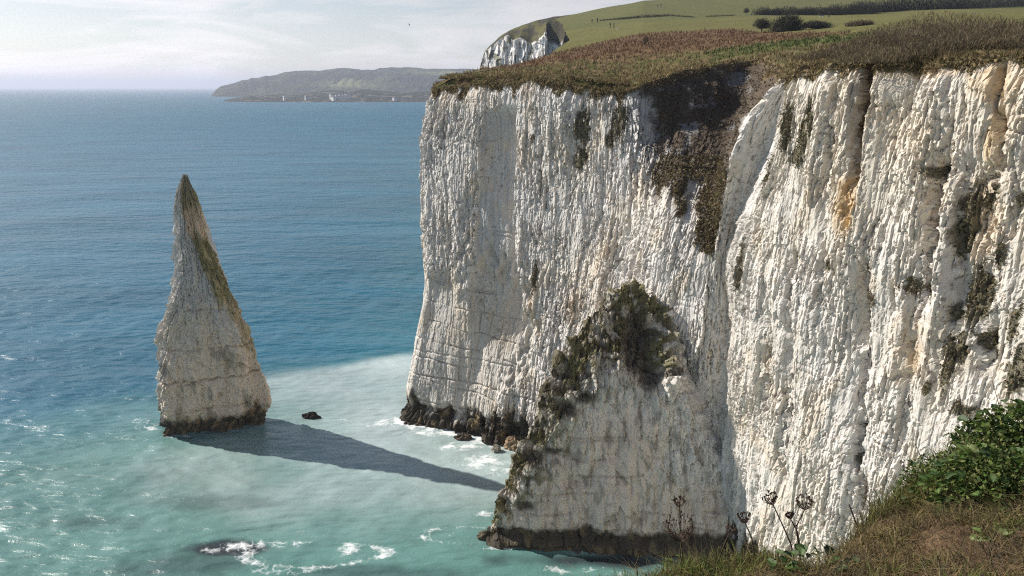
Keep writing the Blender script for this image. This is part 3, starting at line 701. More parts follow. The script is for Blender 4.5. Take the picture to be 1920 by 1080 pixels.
# ------------------------------------------------------------------ the sea stack
def sea_stack():
    YC = 76.0
    lp = [(327, 348), (331, 343), (345, 337), (360, 331), (380, 330), (440, 329), (490, 328), (525, 326), (560, 317), (600, 307), (640, 302), (700, 297), (760, 296), (800, 297)]
    rp = [(327, 350), (331, 353), (345, 359), (360, 367), (400, 378), (440, 389), (480, 406), (520, 424), (560, 441), (600, 459), (640, 476), (680, 489), (720, 500), (760, 505), (778, 503), (800, 497)]
    L = np.array([at(x, y, YC) for y, x in lp]); R = np.array([at(x, y, YC + .3) for y, x in rp])
    zt = L[0, 2]; NV, NA = 380, 380
    z = np.linspace(-2.5, zt, NV)
    xl = np.interp(z, L[::-1, 2], L[::-1, 0]); xr = np.interp(z, R[::-1, 2], R[::-1, 0]); xl = xl - .06; xr = xr + .08; w = xr - xl
    ft = z / zt
    kx = np.interp(ft, [0, .12, .35, .5, .7, 1], [.155, .16, .12, .17, .22, .35])       # front corner moves as the stack narrows
    poly = np.stack([
        np.stack([xl, np.full(NV, YC)], -1),
        np.stack([xl + kx * w, YC - .23 * w], -1),
        np.stack([xl + .80 * w, YC - .09 * w], -1),
        np.stack([xr, YC + .04 * w], -1),
        np.stack([xl + .82 * w, YC + .22 * w], -1),
        np.stack([xl + .42 * w, YC + .33 * w], -1),
        np.stack([xl + .07 * w, YC + .24 * w], -1)], 1)           # NV,7,2
    base = poly[40]; cl = np.vstack([base, base[:1]]); dl = np.concatenate([[0], np.cumsum(np.linalg.norm(np.diff(cl, axis=0), axis=1))]); dl /= dl[-1]
    a = np.linspace(0, 1, NA, endpoint=False)
    k = np.clip(np.searchsorted(dl, a, 'right') - 1, 0, 6); f = ((a - dl[k]) / (dl[k + 1] - dl[k]))[None, :, None]
    P = poly[:, k] * (1 - f) + poly[:, (k + 1) % 7] * f          # NV,NA,2
    s = 5; kk = np.exp(-.5 * (np.arange(-15, 16) / s) ** 2); kk /= kk.sum()
    P = sum(wt * np.roll(P, i, axis=1) for wt, i in zip(kk, range(-15, 16)))
    P = smooth1(P, 4)
    T = np.roll(P, -1, 1) - np.roll(P, 1, 1); l = np.linalg.norm(T, axis=2, keepdims=True) + 1e-9
    N = np.stack([T[..., 1], -T[..., 0]], -1) / l
    c = P.mean(1, keepdims=True)
    if (N * (P - c)).sum() < 0: N = -N
    per = 34.0
    A = (a * per)[None, :] * np.ones((NV, 1)); Z = z[:, None] * np.ones((1, NA)); am = np.clip(w / 4.0, .30, 1)[:, None]
    Xw = P[..., 0]
    wob = noise(A / 1.1, Z / 1.7, 441); wob2 = noise(A / .4, Z / .6, 442)
    la = dl[1]
    leftf = sstep(la + .02, la - .01, (a[None, :] + .006 * wob)) + sstep(.80, .84, a[None, :])     # left / seaward side, roughened
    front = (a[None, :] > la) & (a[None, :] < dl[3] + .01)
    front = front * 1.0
    rough = np.clip(.16 + .85 * leftf + .3 * sstep(.42, .6, ft)[:, None] * sstep(.75, .6, ft)[:, None], 0, 1)
    D = .42 * fbm(A / 4, Z / 6, 451, 3) + .16 * fbm(A / 1.4, Z / 2.4, 452, 3)
    D += rough * (.17 * flakes(A, Z, .34, .9, 491, .5, 1.0) + .26 * facets(A, Z, 1.2, 2.2, 495, .8) + .07 * facets(A, Z, .22, .5, 499))
    D += .28 * flakes(A, Z, 2.9, 3.4, 502, .1, .8) + .20 * flakes(A, Z, 1.6, 2.3, 503, .2, .9) + .07 * flakes(A, Z, .7, 1.1, 506, .2, 1.0) + .05 * facets(A, Z, .5, .5, 504)
    D += .09 * facets(A, Z, .7, .8, 505, .6, .8)
    bc = bed_cracks(A, Z, 511, dip=.01, gap=1.5, w=.07); D -= .09 * bc
    for zl, am_, dip in ((6.1, .26, .03), (9.3, .16, .02), (3.0, .16, .05), (13.2, .14, 0), (17.2, .14, 0)):
        D -= 1.5 * am_ * np.exp(-((Z - zl - dip * (A - 14) + .14 * wob) / .10) ** 2) * (.45 + .55 * (noise(A / 1.8, Z * 0 + zl, 520) > -.15))
    # vertical cleft of the right-hand foot, cave of the left-hand foot, undercut
    D -= .7 * np.exp(-((Xw - at(470, 770, 76)[0]) / .35) ** 2) * sstep(4.6, 2.5, Z) * front
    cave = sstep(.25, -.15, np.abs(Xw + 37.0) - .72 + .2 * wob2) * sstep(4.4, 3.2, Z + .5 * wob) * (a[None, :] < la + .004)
    D -= 1.5 * cave
    D -= .45 * sstep(2.2, 1.0, Z + .3 * wob) * sstep(-1.2, .6, Z) * front
    X2 = P + N * (D * am)[..., None]
    fine = fbm(A / .8, Z / 1.0, 532, 3); big = fbm(A / 4, Z / 5, 531, 3)
    C = mixc(CHALK * .86, np.array([.60, .52, .415]), np.clip(.5 + .6 * big, 0, 1)) * (1 + .08 * fine)[..., None]
    C = mixc(C, np.array([.70, .565, .43]), np.clip(front * sstep(.62, .18, ft)[:, None] * .85, 0, 1))  # shaded front painted warmer and brighter, in place of light reaching it
    C = mixc(C, GREYC * 1.2, np.clip(.8 * sstep(.48, .60, ft)[:, None] * sstep(.92, .86, ft)[:, None], 0, 1))  # upper part greyed: its shade goes into the colour
    # right-hand slope, a sunlit strip put in colour: tan chalk at the neck, olive turf below, lichen lower down
    rel = (Xw - xl[:, None]) / np.maximum(w, .3)[:, None]
    bnd = np.interp(ft, [0, .30, .45, .60, .74, .80, .86, 1], [1.2, .94, .86, .70, .58, .46, .38, .2])[:, None]
    sl = sstep(-.05, .05, rel - bnd + .05 * wob + .05 * wob2) * front * sstep(.16, .34, ft + 0 * z)[:, None]
    olive = mixc(np.array([.26, .215, .085]), np.array([.42, .33, .17]), sstep(-.1, .35, fine))
    tan_ = np.array([.66, .50, .35])
    fj = ft[:, None] + .03 * wob + .02 * wob2; tc = mixc(olive, tan_, sstep(.755, .79, fj) * sstep(.90, .85, fj))
    tc = mixc(tc, np.array([.46, .36, .22]), sstep(.58, .46, fj))
    C = mixc(C, tc, np.clip(sl * .92, 0, 1))
    tipc = sstep(.87, .95, ft[:, None] + .05 * wob + .04 * wob2); C = mixc(C, mixc(GREYC, np.array([.24, .20, .10]), sstep(-.1, .4, fine)), tipc * .35)
    pat = sstep(.20, .5, fbm(A / 1.6, Z / 3.2, 541, 3)) * sstep(.62, .3, ft)[:, None]; C = mixc(C, np.array([.17, .15, .10]), pat * .5)
    wet = sstep(2.3, 1.2, Z + .5 * wob + .25 * wob2 - 1.2 * np.exp(-((Xw - at(490, 760, 77)[0]) / .6) ** 2)); wet = np.maximum(wet, cave)  # cave interior also painted dark, standing for the shade inside it
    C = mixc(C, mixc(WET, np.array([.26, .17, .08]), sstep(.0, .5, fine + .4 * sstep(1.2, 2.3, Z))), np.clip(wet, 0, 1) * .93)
    V = np.concatenate([X2, Z[..., None]], -1)
    Vf = np.concatenate([V, V[:, :1]], 1); Cf = np.concatenate([C, C[:, :1]], 1)
    org = np.array([-31.5, 77.5, 0])
    root = empty('sea_stack', org)
    tag(root, 'tall pointed chalk sea stack standing alone in the water', 'sea stack')
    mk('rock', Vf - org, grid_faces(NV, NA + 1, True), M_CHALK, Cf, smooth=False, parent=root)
    return root
STACK = sea_stack()

# ------------------------------------------------------------------ the downs behind the cliff edge
def inside(x, y, poly):
    r = np.zeros(np.shape(x), bool); n = len(poly)
    for i in range(n):
        (x1, y1), (x2, y2) = poly[i], poly[(i + 1) % n]
        c = ((y1 > y) != (y2 > y)) & (x < (x2 - x1) * (y - y1) / (y2 - y1 + 1e-12) + x1)
        r ^= c
    return r

RIM = list(zip(CL['X'][::4, -1], CL['Y'][::4, -1]))
RIM2 = RIM + [(33, 22), (38, 14), (600, 14), (2600, 1500), (60, 1500), (30, 700), (22, 430), (20, 330), (14, 200), (6, 135)]
def downs():
    yv = np.concatenate([np.arange(16, 60, .5), np.arange(60, 130, .6), 130 * np.exp(np.arange(0, math.log(1500 / 130.), .012))])
    av = np.concatenate([np.linspace(-.08, .75, 420), np.linspace(.76, 1.9, 60)])
    Yg, Ag = np.meshgrid(yv, av, indexing='ij'); Xg = Yg * Ag
    d = segdist(Xg, Yg, RIM); ins = inside(Xg, Yg, RIM2)
    keep = ins & (d > .9)
    Zg = land(Xg, Yg)
    near = sstep(160, 90, Yg)
    Zg = Zg + near * (.28 * fbm(Xg / 2.2, Yg / 2.2, 601, 4) + .15 * fbm(Xg / .7, Yg / .7, 602, 2)) * sstep(.8, 4, d) + (1 - near) * .5 * fbm(Xg / 30, Yg / 30, 603, 3)
    Zg -= .5 * sstep(3.4, 1.2, d)
    # ground cover
    n = fbm(Xg / 9, Yg / 9, 611, 4); n2 = fbm(Xg / 2.4, Yg / 2.4, 612, 3)
    br_line = np.interp(Ag, [0, .06, .16, .27, .33, .45, .55, .75], [135, 135, 185, 190, 135, 90, 85, 80])     # bracken gives way to meadow
    C = mixc(TURF_G, TURF_B, sstep(-.35, .25, n2 + .3 * n))
    C = mixc(C, BRACK, sstep(92, 108, Yg + 10 * n) * sstep(.5, .34, Ag))
    C = mixc(C, MEADOW * (1 + .12 * n[..., None]), sstep(-8, 8, Yg - br_line + 10 * n))
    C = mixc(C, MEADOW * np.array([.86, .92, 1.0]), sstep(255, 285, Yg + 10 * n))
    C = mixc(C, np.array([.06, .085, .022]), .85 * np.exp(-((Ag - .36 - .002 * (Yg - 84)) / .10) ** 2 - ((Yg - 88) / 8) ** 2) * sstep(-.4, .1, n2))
    C = mixc(C, np.array([.105, .075, .062]), .8 * sstep(.36, .46, Ag + .04 * n) * sstep(84, 72, Yg + 5 * n) * sstep(44, 52, Yg + 3 * n))
    C = mixc(C, np.array([.20, .165, .09]), .5 * sstep(.1, .4, n2) * sstep(.3, .42, Ag) * sstep(70, 80, Yg) * sstep(112, 95, Yg))
    idx = -np.ones(keep.shape, int); nv, na = keep.shape
    F = grid_faces(nv, na, True); kf = keep.ravel()[F].all(1); F = F[kf]
    used = np.unique(F); remap = -np.ones(nv * na, int); remap[used] = np.arange(len(used))
    V = np.stack([Xg, Yg, Zg], -1).reshape(-1, 3)[used]
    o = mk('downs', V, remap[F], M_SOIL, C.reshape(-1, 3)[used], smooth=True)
    tag(o, 'grassy downland rising behind the cliff edge', kind='structure')
downs()

# ------------------------------------------------------------------ far shore
def far_cliff():
    S = [((900, 128, 395), (900, 131, 385), (899, 150, 384)),
         ((908, 97, 392), (907, 101, 380), (905, 150, 378)),
         ((918, 86, 392), (916, 91, 374), (915, 150, 372)),
         ((940, 66, 396), (938, 73, 366), (938, 150, 362)),
         ((955, 57, 400), (952, 66, 362), (952, 150, 358)),
         ((968, 52, 404), (964, 77, 358), (962, 150, 354)),
         ((980, 47, 408), (974, 72, 356), (974, 150, 352)),
         ((992, 43, 410), (988, 80, 352), (988, 150, 349)),
         ((1003, 39, 412), (998, 84, 352), (998, 150, 348)),
         ((1016, 36, 414), (1014, 74, 346), (1012, 150, 343)),
         ((1026, 34, 416), (1024, 60, 343), (1022, 150, 340)),
         ((1036, 31, 418), (1029, 82, 346), (1028, 150, 344)),
         ((1050, 30, 420), (1044, 86, 344), (1042, 150, 342)),
         ((1066, 28, 422), (1056, 80, 340), (1054, 150, 338)),
         ((1082, 26, 424), (1066, 100, 345), (1064, 150, 344)),
         ((1100, 24, 428), (1090, 98, 350), (1088, 150, 349))]
    G = np.array([[at(*p) for p in s] for s in S])
    NU, w = 420, np.concatenate([np.linspace(0, 1, 50)[:-1], np.linspace(1, 2, 70)])
    q = np.linspace(0, len(S) - 1, NU); k0 = np.clip(q.astype(int), 0, len(S) - 2); f = (q - k0)[:, None, None]
    P = smooth1(G[k0] * (1 - f) + G[k0 + 1] * f, 4)
    B = np.stack([P[:, int(min(t, 1.999))] * (1 - (t - int(min(t, 1.999)))) + P[:, int(min(t, 1.999)) + 1] * (t - int(min(t, 1.999))) for t in w], 1)
    U = q[:, None] * 3.0 * np.ones((1, len(w))); Z = B[..., 2]; Wt = w[None, :] * np.ones((NU, 1))
    n = fbm(U / 2.2, Z / 7, 701, 4); n2 = fbm(U / 5, Z / 6, 702, 4)
    face = sstep(.9, 1.02, Wt + .12 * n)
    D = face * (1.6 * facets(U, Z, 1.1, 5, 703) + 1.5 * n) + (1 - face) * 1.2 * n2
    B[..., 1] -= D; B[..., 0] -= .3 * D
    veg = np.clip(sstep(.18, .5, n2 + .35 * n) * face * .75 + (1 - face), 0, 1)
    C = mixc(CHALK * 1.1, mixc(np.array([.075, .070, .05]), np.array([.12, .115, .05]), sstep(-.2, .3, n2)), veg)
    o = mk('far_cliff', B, grid_faces(NU, len(w), True), M_FAR, C)
    tag(o, 'far white cliff with dark scrub slopes beyond the grassy edge', kind='structure')
    # land behind its skyline
far_cliff()

def ridge_land(name, label, crest, front_y, d_front, d_crest, colf, seed, zmin=-3.0, rough=1.0):
    """far hill: shore line in front, crest line of the photograph behind, falling away beyond it"""
    cx = np.array([c[0] for c in crest], float); cy = np.array([c[1] for c in crest], float)
    px = np.linspace(cx[0], cx[-1], 460); py = np.interp(px, cx, cy)
    v = np.concatenate([np.linspace(0, 1, 90), np.linspace(1.05, 1.6, 8)])
    V = np.zeros((len(px), len(v), 3)); Cc = np.zeros_like(V)
    for i, (x, y) in enumerate(zip(px, py)):
        f0 = sea_at(x, front_y, 0); top = at(x, y, d_crest)
        f0 = np.array([f0[0] * d_front / f0[1], d_front, 0.0])
        h = np.where(v <= 1, v ** 0.75, 1 - .8 * (v - 1))
        V[i, :, 0] = f0[0] + (top[0] - f0[0]) * v; V[i, :, 1] = d_front + (d_crest - d_front) * v
        V[i, :, 2] = zmin + (top[2] - zmin) * h
    n = fbm(V[..., 0] / 90, V[..., 1] / 120, seed, 5); n2 = fbm(V[..., 0] / 25, V[..., 1] / 40, seed + 3, 4)
    V[..., 2] += rough * (5 * n2 + 7 * n) * np.sin(np.clip(v, 0, 1) * pi)[None, :] + rough * 1.4 * n2 * (v > .03)[None, :]
    C = colf(V, n, n2, v)
    o = mk(name, V, grid_faces(len(px), len(v), False), M_FAR, C, smooth=True)
    tag(o, label, kind='structure')

def hill_col(V, n, n2, v):
    C = mixc(np.array([.030, .034, .024]), np.array([.065, .068, .035]), sstep(-.2, .5, n + .4 * n2))
    fx = V[..., 0] / V[..., 1]
    field = np.exp(-((fx - (655 - 960) / 1490) / .030) ** 2 - ((v[None, :] - .33) / .13) ** 2)
    field = np.maximum(field, .7 * np.exp(-((fx - (840 - 960) / 1490) / .05) ** 2 - ((v[None, :] - .78) / .10) ** 2))
    return mixc(C, np.array([.20, .20, .085]), np.clip(field * (1 + .4 * n2), 0, 1))
crest = [(397, 178), (405, 168), (415, 161), (425, 159), (432, 157), (440, 155.5), (452, 151), (466, 149), (470, 146.5), (485, 146), (498, 141.5), (506, 142.5), (518, 140), (535, 135), (560, 132.5), (580, 132), (600, 133), (622, 129),
         (640, 127), (660, 128.5), (680, 131), (700, 131), (712, 128), (735, 126), (745, 127), (760, 126), (780, 127), (800, 129), (840, 129), (880, 129), (930, 131), (1050, 134)]
ridge_land('distant_headland', 'long hazy blue headland on the horizon behind the low point', crest, 181, 2900.0, 3500.0, hill_col, 801)
low = [(405, 191), (412, 190.5), (420, 188), (430, 185.5), (445, 183), (455, 182.5), (470, 179), (480, 181), (492, 180), (500, 178), (515, 178), (530, 176), (545, 178), (560, 177), (580, 173), (600, 171), (625, 169), (650, 172), (665, 167), (690, 168), (720, 171), (760, 172), (800, 172), (1000, 172)]
ridge_land('low_point', 'low dark shore of the town in front of the distant headland', low, 191, 1880.0, 2120.0,
           lambda V, n, n2, v: mixc(np.array([.035, .04, .030]), np.array([.13, .12, .09]), sstep(.15, .5, n2)), 821, rough=.35)

HZ = dict(x0=-23000., x1=23000., y0=-4500., y1=23000., z0=-4., z1=175.)
def haze():
    a = HZ
    P = [(x, y, z) for z in (a['z0'], a['z1']) for y in (a['y0'], a['y1']) for x in (a['x0'], a['x1'])]
    F = [(0, 2, 3, 1), (4, 5, 7, 6), (0, 1, 5, 4), (2, 6, 7, 3), (0, 4, 6, 2), (1, 3, 7, 5)]
    m = bpy.data.materials.new('sea_air'); m.use_nodes = True; nt = m.node_tree; nt.nodes.clear()
    out = nt.nodes.new('ShaderNodeOutputMaterial'); v = nt.nodes.new('ShaderNodeVolumePrincipled')
    v.inputs['Color'].default_value = (0.76, 0.83, 1.0, 1); v.inputs['Density'].default_value = 0.00014
    v.inputs['Anisotropy'].default_value = 0.2
    nt.links.new(v.outputs[0], out.inputs['Volume'])
    o = mk('haze', P, F, m); o['kind'] = 'stuff'; o['label'] = 'thin sea haze over the bay'
haze()

# ------------------------------------------------------------------ vegetation helpers
def rot_rand(n, g):
    v = g.normal(size=(n, 3)); return v / np.linalg.norm(v, axis=1, keepdims=True)

def cards(cen, size, col, g, aspect=1.0, up=0.0):
    """small leaf-like quads: arrays of vertices, faces and colours"""
    n = len(cen); a = rot_rand(n, g); a[:, 2] += up; a /= np.linalg.norm(a, axis=1, keepdims=True)
    b = np.cross(a, rot_rand(n, g)); b /= np.linalg.norm(b, axis=1, keepdims=True) + 1e-9
    s = np.asarray(size)[:, None] * np.ones((n, 1))
    a = a * s * .5; b = b * s * .5 * aspect
    V = np.stack([cen - a, cen + b * .9 - a * .1, cen + a, cen - b * .9 - a * .1], 1).reshape(-1, 3)
    F = np.arange(4 * n).reshape(n, 4)
    return V, F, np.repeat(col, 4, axis=0)

def blades(base, length, width, lean, col, g, tipcol=1.15, bend=.5):
    """grass blades: two quads each, bending along lean (n,2)"""
    n = len(base); az = g.random(n) * 2 * pi
    side = np.stack([np.cos(az), np.sin(az), 0 * az], -1) * np.asarray(width)[:, None] * .5
    up = np.array([0, 0, 1.0])
    ln = np.concatenate([lean, np.zeros((n, 1))], 1)
    L = np.asarray(length)[:, None]
    m = base + L * (.55 * up + .30 * ln)
    t = base + L * ((1 - .5 * bend * np.linalg.norm(lean, axis=1, keepdims=True).clip(0, 1.4)) * up + ln * .95)
    V = np.stack([base - side, base + side, m + side * .8, m - side * .8, t + side * .12, t - side * .12], 1).reshape(-1, 3)
    i = np.arange(n)[:, None] * 6
    F = np.concatenate([i + np.array([0, 1, 2, 3]), i + np.array([3, 2, 4, 5])], 0)
    C = np.stack([col, col, col, col, col * tipcol, col * tipcol], 1).reshape(-1, 3)
    return V, F, C

def join(parts):
    V, F, C, o = [], [], [], 0
    for v, f, c in parts:
        V.append(v); F.append(f + o); C.append(c); o += len(v)
    return np.concatenate(V), np.concatenate(F), np.concatenate(C)

def tube(path, r0, r1, sides=6):
    p = np.asarray(path, float); n = len(p); rr = np.linspace(r0, r1, n)
    t = np.gradient(p, axis=0); t /= np.linalg.norm(t, axis=1, keepdims=True) + 1e-9
    ref = np.where(np.abs(t[:, 2:3]) > .9, np.array([[1., 0, 0]]), np.array([[0, 0, 1.]]))
    a = np.cross(t, ref); a /= np.linalg.norm(a, axis=1, keepdims=True); b = np.cross(t, a)
    th = np.linspace(0, 2 * pi, sides, endpoint=False)
    V = p[:, None] + rr[:, None, None] * (np.cos(th)[None, :, None] * a[:, None] + np.sin(th)[None, :, None] * b[:, None])
    i = np.arange(n - 1)[:, None] * sides; j = np.arange(sides)[None, :]; k = (j + 1) % sides
    F = np.stack([i + j, i + k, i + sides + k, i + sides + j], -1).reshape(-1, 4)
    return V.reshape(-1, 3), F

def tcol(V, c): return np.ones((len(V), 3)) * np.asarray(c)

def ground_hit(px, py):
    d = np.arange(46, 900, .5)
    p = np.array([at(px, py, x) for x in d])
    h = land(p[:, 0], p[:, 1]); k = np.argmax(p[:, 2] <= h)
    return np.array([p[k, 0], p[k, 1], h[k]])

# ------------------------------------------------------------------ scrub and turf on the cliffs
def cliff_scrub():
    g = np.random.default_rng(21)
    X, Y, Z = CL['X'], CL['Y'], CL['Z']
    parts = []
    def spread(mask, count, size, cols, push=.08, up=.3):
        ii = np.argwhere(mask)
        if not len(ii): return
        w = ii[g.integers(0, len(ii), count)]
        p = np.stack([X[w[:, 0], w[:, 1]], Y[w[:, 0], w[:, 1]], Z[w[:, 0], w[:, 1]]], -1)
        nn = np.stack([CL['NX'][w[:, 0], w[:, 1]], CL['NY'][w[:, 0], w[:, 1]], np.zeros(count)], -1)
        p = p + nn * (g.random((count, 1)) * push) + g.normal(size=(count, 3)) * .06
        s = size * (.6 + .8 * g.random(count)); c = cols[g.integers(0, len(cols), count)] * (.7 + .6 * g.random((count, 1)))
        parts.append(cards(p, s, c, g, .6, up))
    dark = np.array([[.085, .085, .036], [.11, .095, .045], [.09, .068, .042]]); brown = np.array([[.15, .115, .06], [.115, .10, .042], [.19, .14, .075]])
    soilc = np.array([[.12, .10, .08], [.085, .07, .058], [.14, .115, .075]])
    spread(CL['veg'] > .5, 5200, .15, np.vstack([dark, brown * .9]), .10)
    spread((CL['soil'] > .5) & (Z > 21), 6000, .22, soilc, .08)
    spread((CL['soil'] > .5) & (Z < 29.5), 6000, .22, brown, .12)
    spread((CL['turf'] > .5), 9000, .20, brown * 1.25, .08, .5)
    o = mk('cliff_scrub', *[join(parts)[k] for k in (0, 1)], M_LEAF, join(parts)[2]); tag(o, 'dark weeds and hanging turf clinging to the chalk face', kind='stuff')
    V, N, veg = FIN['V'], FIN['N'], FIN['veg']
    ii = np.argwhere((veg > .5) & (FIN['crest'] > .4)); w = ii[g.integers(0, len(ii), 9000)]
    p = V[w[:, 0], w[:, 1]] + N[w[:, 0], w[:, 1]] * (g.random((9000, 1)) * .03)
    pal = np.array([[.075, .072, .030], [.125, .115, .040], [.06, .05, .03], [.15, .13, .06]])
    c = pal[g.integers(0, 4, 9000)] * (.7 + .6 * g.random((9000, 1)))
    v, f, c = cards(p, .085 * (.5 + g.random(9000)), c, g, .6, .3)
    o = mk('crest_moss', v, f, M_LEAF, c); tag(o, 'dark green moss and weeds over the crest of the low promontory', kind='stuff')
cliff_scrub()

def down_grass():
    g = np.random.default_rng(31); parts = []
    # rough grass along the cliff edge
    n = 26000
    k = g.integers(60, CL['X'].shape[0] - 30, n); d = np.abs(g.normal(size=n)) * 2.4 + .05
    x = CL['X'][k, -1] - CL['NX'][k, -1] * d; y = CL['Y'][k, -1] - CL['NY'][k, -1] * d
    z = np.where(d < .6, CL['ZT'][k] + .05, np.maximum(land(x, y), CL['ZT'][k]) - .1)
    lean = np.stack([CL['NX'][k, -1], CL['NY'][k, -1]], -1) * (.5 * g.random((n, 1))) + g.normal(size=(n, 2)) * .35
    pal = np.array([[.21, .155, .075], [.13, .12, .042], [.27, .20, .105], [.12, .088, .048]])
    c = pal[g.integers(0, 4, n)] * (.7 + .6 * g.random((n, 1)))
    parts.append(blades(np.stack([x, y, z], -1), (.12 + .26 * g.random(n)) * (1 + .8 * np.clip(fbm(x / 1.5, y / 1.5, 37, 2), -.6, 1)), .05 + .05 * g.random(n), lean, c, g))
    # tussocks further in
    n = 60000
    y = 48 + 150 * g.random(n) ** 1.5; a = -.06 + .80 * g.random(n); x = y * a
    ok = inside(x, y, RIM2) & (segdist(x, y, RIM) > 1.0); x, y, a = x[ok], y[ok], a[ok]; n = len(x)
    t = fbm(x / 2.5, y / 2.5, 36, 3); keep = (t > -.25) & (y < np.interp(a, [0, .06, .16, .27, .33, .45, .55, .75], [135, 135, 185, 190, 135, 90, 85, 80])); x, y, a, t = x[keep], y[keep], a[keep], t[keep]; n = len(x)
    z = land(x, y) - .05
    green = (np.abs(a - .36) < .12) & (np.abs(y - 88) < 9)
    c = pal[g.integers(0, 4, n)]
    c = np.where(green[:, None], np.array([.072, .095, .026]), c)
    c = np.where(((y > 100) & (a < .42))[:, None], np.array([.165, .10, .055]), c) * (.65 + .6 * g.random((n, 1)))
    parts.append(blades(np.stack([x, y, z], -1), (.14 + .3 * g.random(n)) * (.7 + y / 200) * (1 + 1.0 * np.clip(t, -.6, 1)), (.07 + .06 * g.random(n)) * (.6 + y / 130), g.normal(size=(n, 2)) * .5, c, g))
    v, f, c = join(parts)
    o = mk('rough_grass', v, f, M_GRASS, c); tag(o, 'rough brown and green grass along the cliff top', kind='stuff')
down_grass()

def twig_cloud(cen, rad, n, g, length, width, pal, dome=True):
    """bare twiggy scrub: thin slivers filling a dome"""
    u = rot_rand(n, g) * (g.random((n, 1)) ** .45)
    if dome: u[:, 2] = np.abs(u[:, 2])
    p = np.asarray(cen) + u * np.asarray(rad)
    c = pal[g.integers(0, len(pal), n)] * (.6 + .8 * g.random((n, 1)))
    d = u + .9 * g.normal(size=(n, 3))
    return blades(p - np.array([0, 0, .15]) * np.asarray(rad)[2], length * (.4 + g.random(n)), width * np.ones(n), d[:, :2] * .9, c, g)

PURP = np.array([[.115, .088, .054], [.15, .115, .066], [.085, .068, .044], [.20, .155, .09]])
DARKT = np.array([[.040, .038, .026], [.055, .050, .030], [.032, .032, .026]])

def scrub():
    g = np.random.default_rng(41); parts = []
    # domes follow the purple-brown thicket behind the right-hand edge
    for px, py, rx, h in ((1600, 108, 4.0, .7), (1640, 95, 4, .9), (1690, 88, 4.2, 1.0), (1740, 80, 4.5, 1.2), (1790, 78, 4.5, 1.2), (1840, 85, 4, 1.0), (1890, 80, 4, .9), (1700, 66, 4.2, 1.4), (1750, 60, 4.5, 1.7), (1800, 60, 4.5, 1.5), (1850, 66, 4, 1.0),
                          (1660, 76, 3.8, 1.0), (1910, 62, 4, .8), (1560, 112, 3.5, .5), (1730, 105, 3.2, .7), (1800, 98, 3.2, .7), (1870, 100, 3, .6), (1640, 118, 3, .5)):
        p = ground_hit(px, py)
        parts.append(twig_cloud(p, (rx * .8, rx * .8, h * (.7 + .6 * g.random())), 1500, g, .40, .035, PURP))
    v, f, c = join(parts)
    o = mk('thicket', v, f, M_GRASS, c); tag(o, 'purple brown leafless thicket on the cliff top at the right', kind='stuff')
scrub()

def bush(name, label, px, py, rx, rz, seed, n=2600, trunk=.0, cat='bush', pal=DARKT, group=None, lobes=5):
    g = np.random.default_rng(seed); p = ground_hit(px, py)
    root = empty(name, p); tag(root, label, cat, group)
    stems = []
    for k in range(4):
        a = g.random() * 6.28; r = rx * (.2 + .4 * g.random())
        stems.append(tube([(0, 0, -.2), (cos(a) * r * .3, sin(a) * r * .3, (trunk + rz * .3)), (cos(a) * r, sin(a) * r, trunk + rz * (.6 + .3 * g.random()))], .06 * rx, .015 * rx, 5))
    o = 0; V, F = [], []
    for v, f in stems: V.append(v); F.append(f + o); o += len(v)
    V = np.concatenate(V); mk('trunk', V, np.concatenate(F), M_PLAIN, tcol(V, (.07, .055, .04)), parent=root)
    parts = []
    for k in range(lobes):
        a = g.random() * 6.28; r = rx * .5 * g.random() ** .5
        rr = rx * (.5 + .3 * g.random())
        parts.append(twig_cloud((cos(a) * r, sin(a) * r, trunk + rz * .15 * g.random()), (rr, rr, rz * (.65 + .35 * g.random())), n // lobes, g, .32 * rx ** .5, .045 * rx ** .5, pal))
    v, f, c = join(parts); mk('crown', v, f, M_GRASS, c, parent=root)
    return root
bush('thorn_bush', 'round dark thorn bush on a short trunk, left of a wider one', 1428, 58, 1.9, 2.2, 51, trunk=.7)
bush('thorn_bush', 'wide dark domed thorn bush at the edge of the brown bracken', 1468, 60, 4.2, 3.4, 52, 4200, lobes=7)
bush('thorn_bush', 'low spreading dark bush trailing right of the domed thorn bush', 1530, 52, 3.6, 1.2, 53, 2400)
bush('shrub', 'small lone leafless shrub on the brown bracken slope', 1208, 84, .9, 1.8, 54, 900, pal=PURP, cat='shrub', lobes=3)
bush('shrub', 'purple grey bush on pale grass below the meadow', 1615, 50, 3.0, 1.0, 55, 1800, pal=PURP, cat='shrub')
bush('hawthorn_tree', 'small lone tree at the left end of the dark hedge', 1400, 27, 1.3, 2.2, 56, 900, trunk=.6, cat='tree', lobes=3)

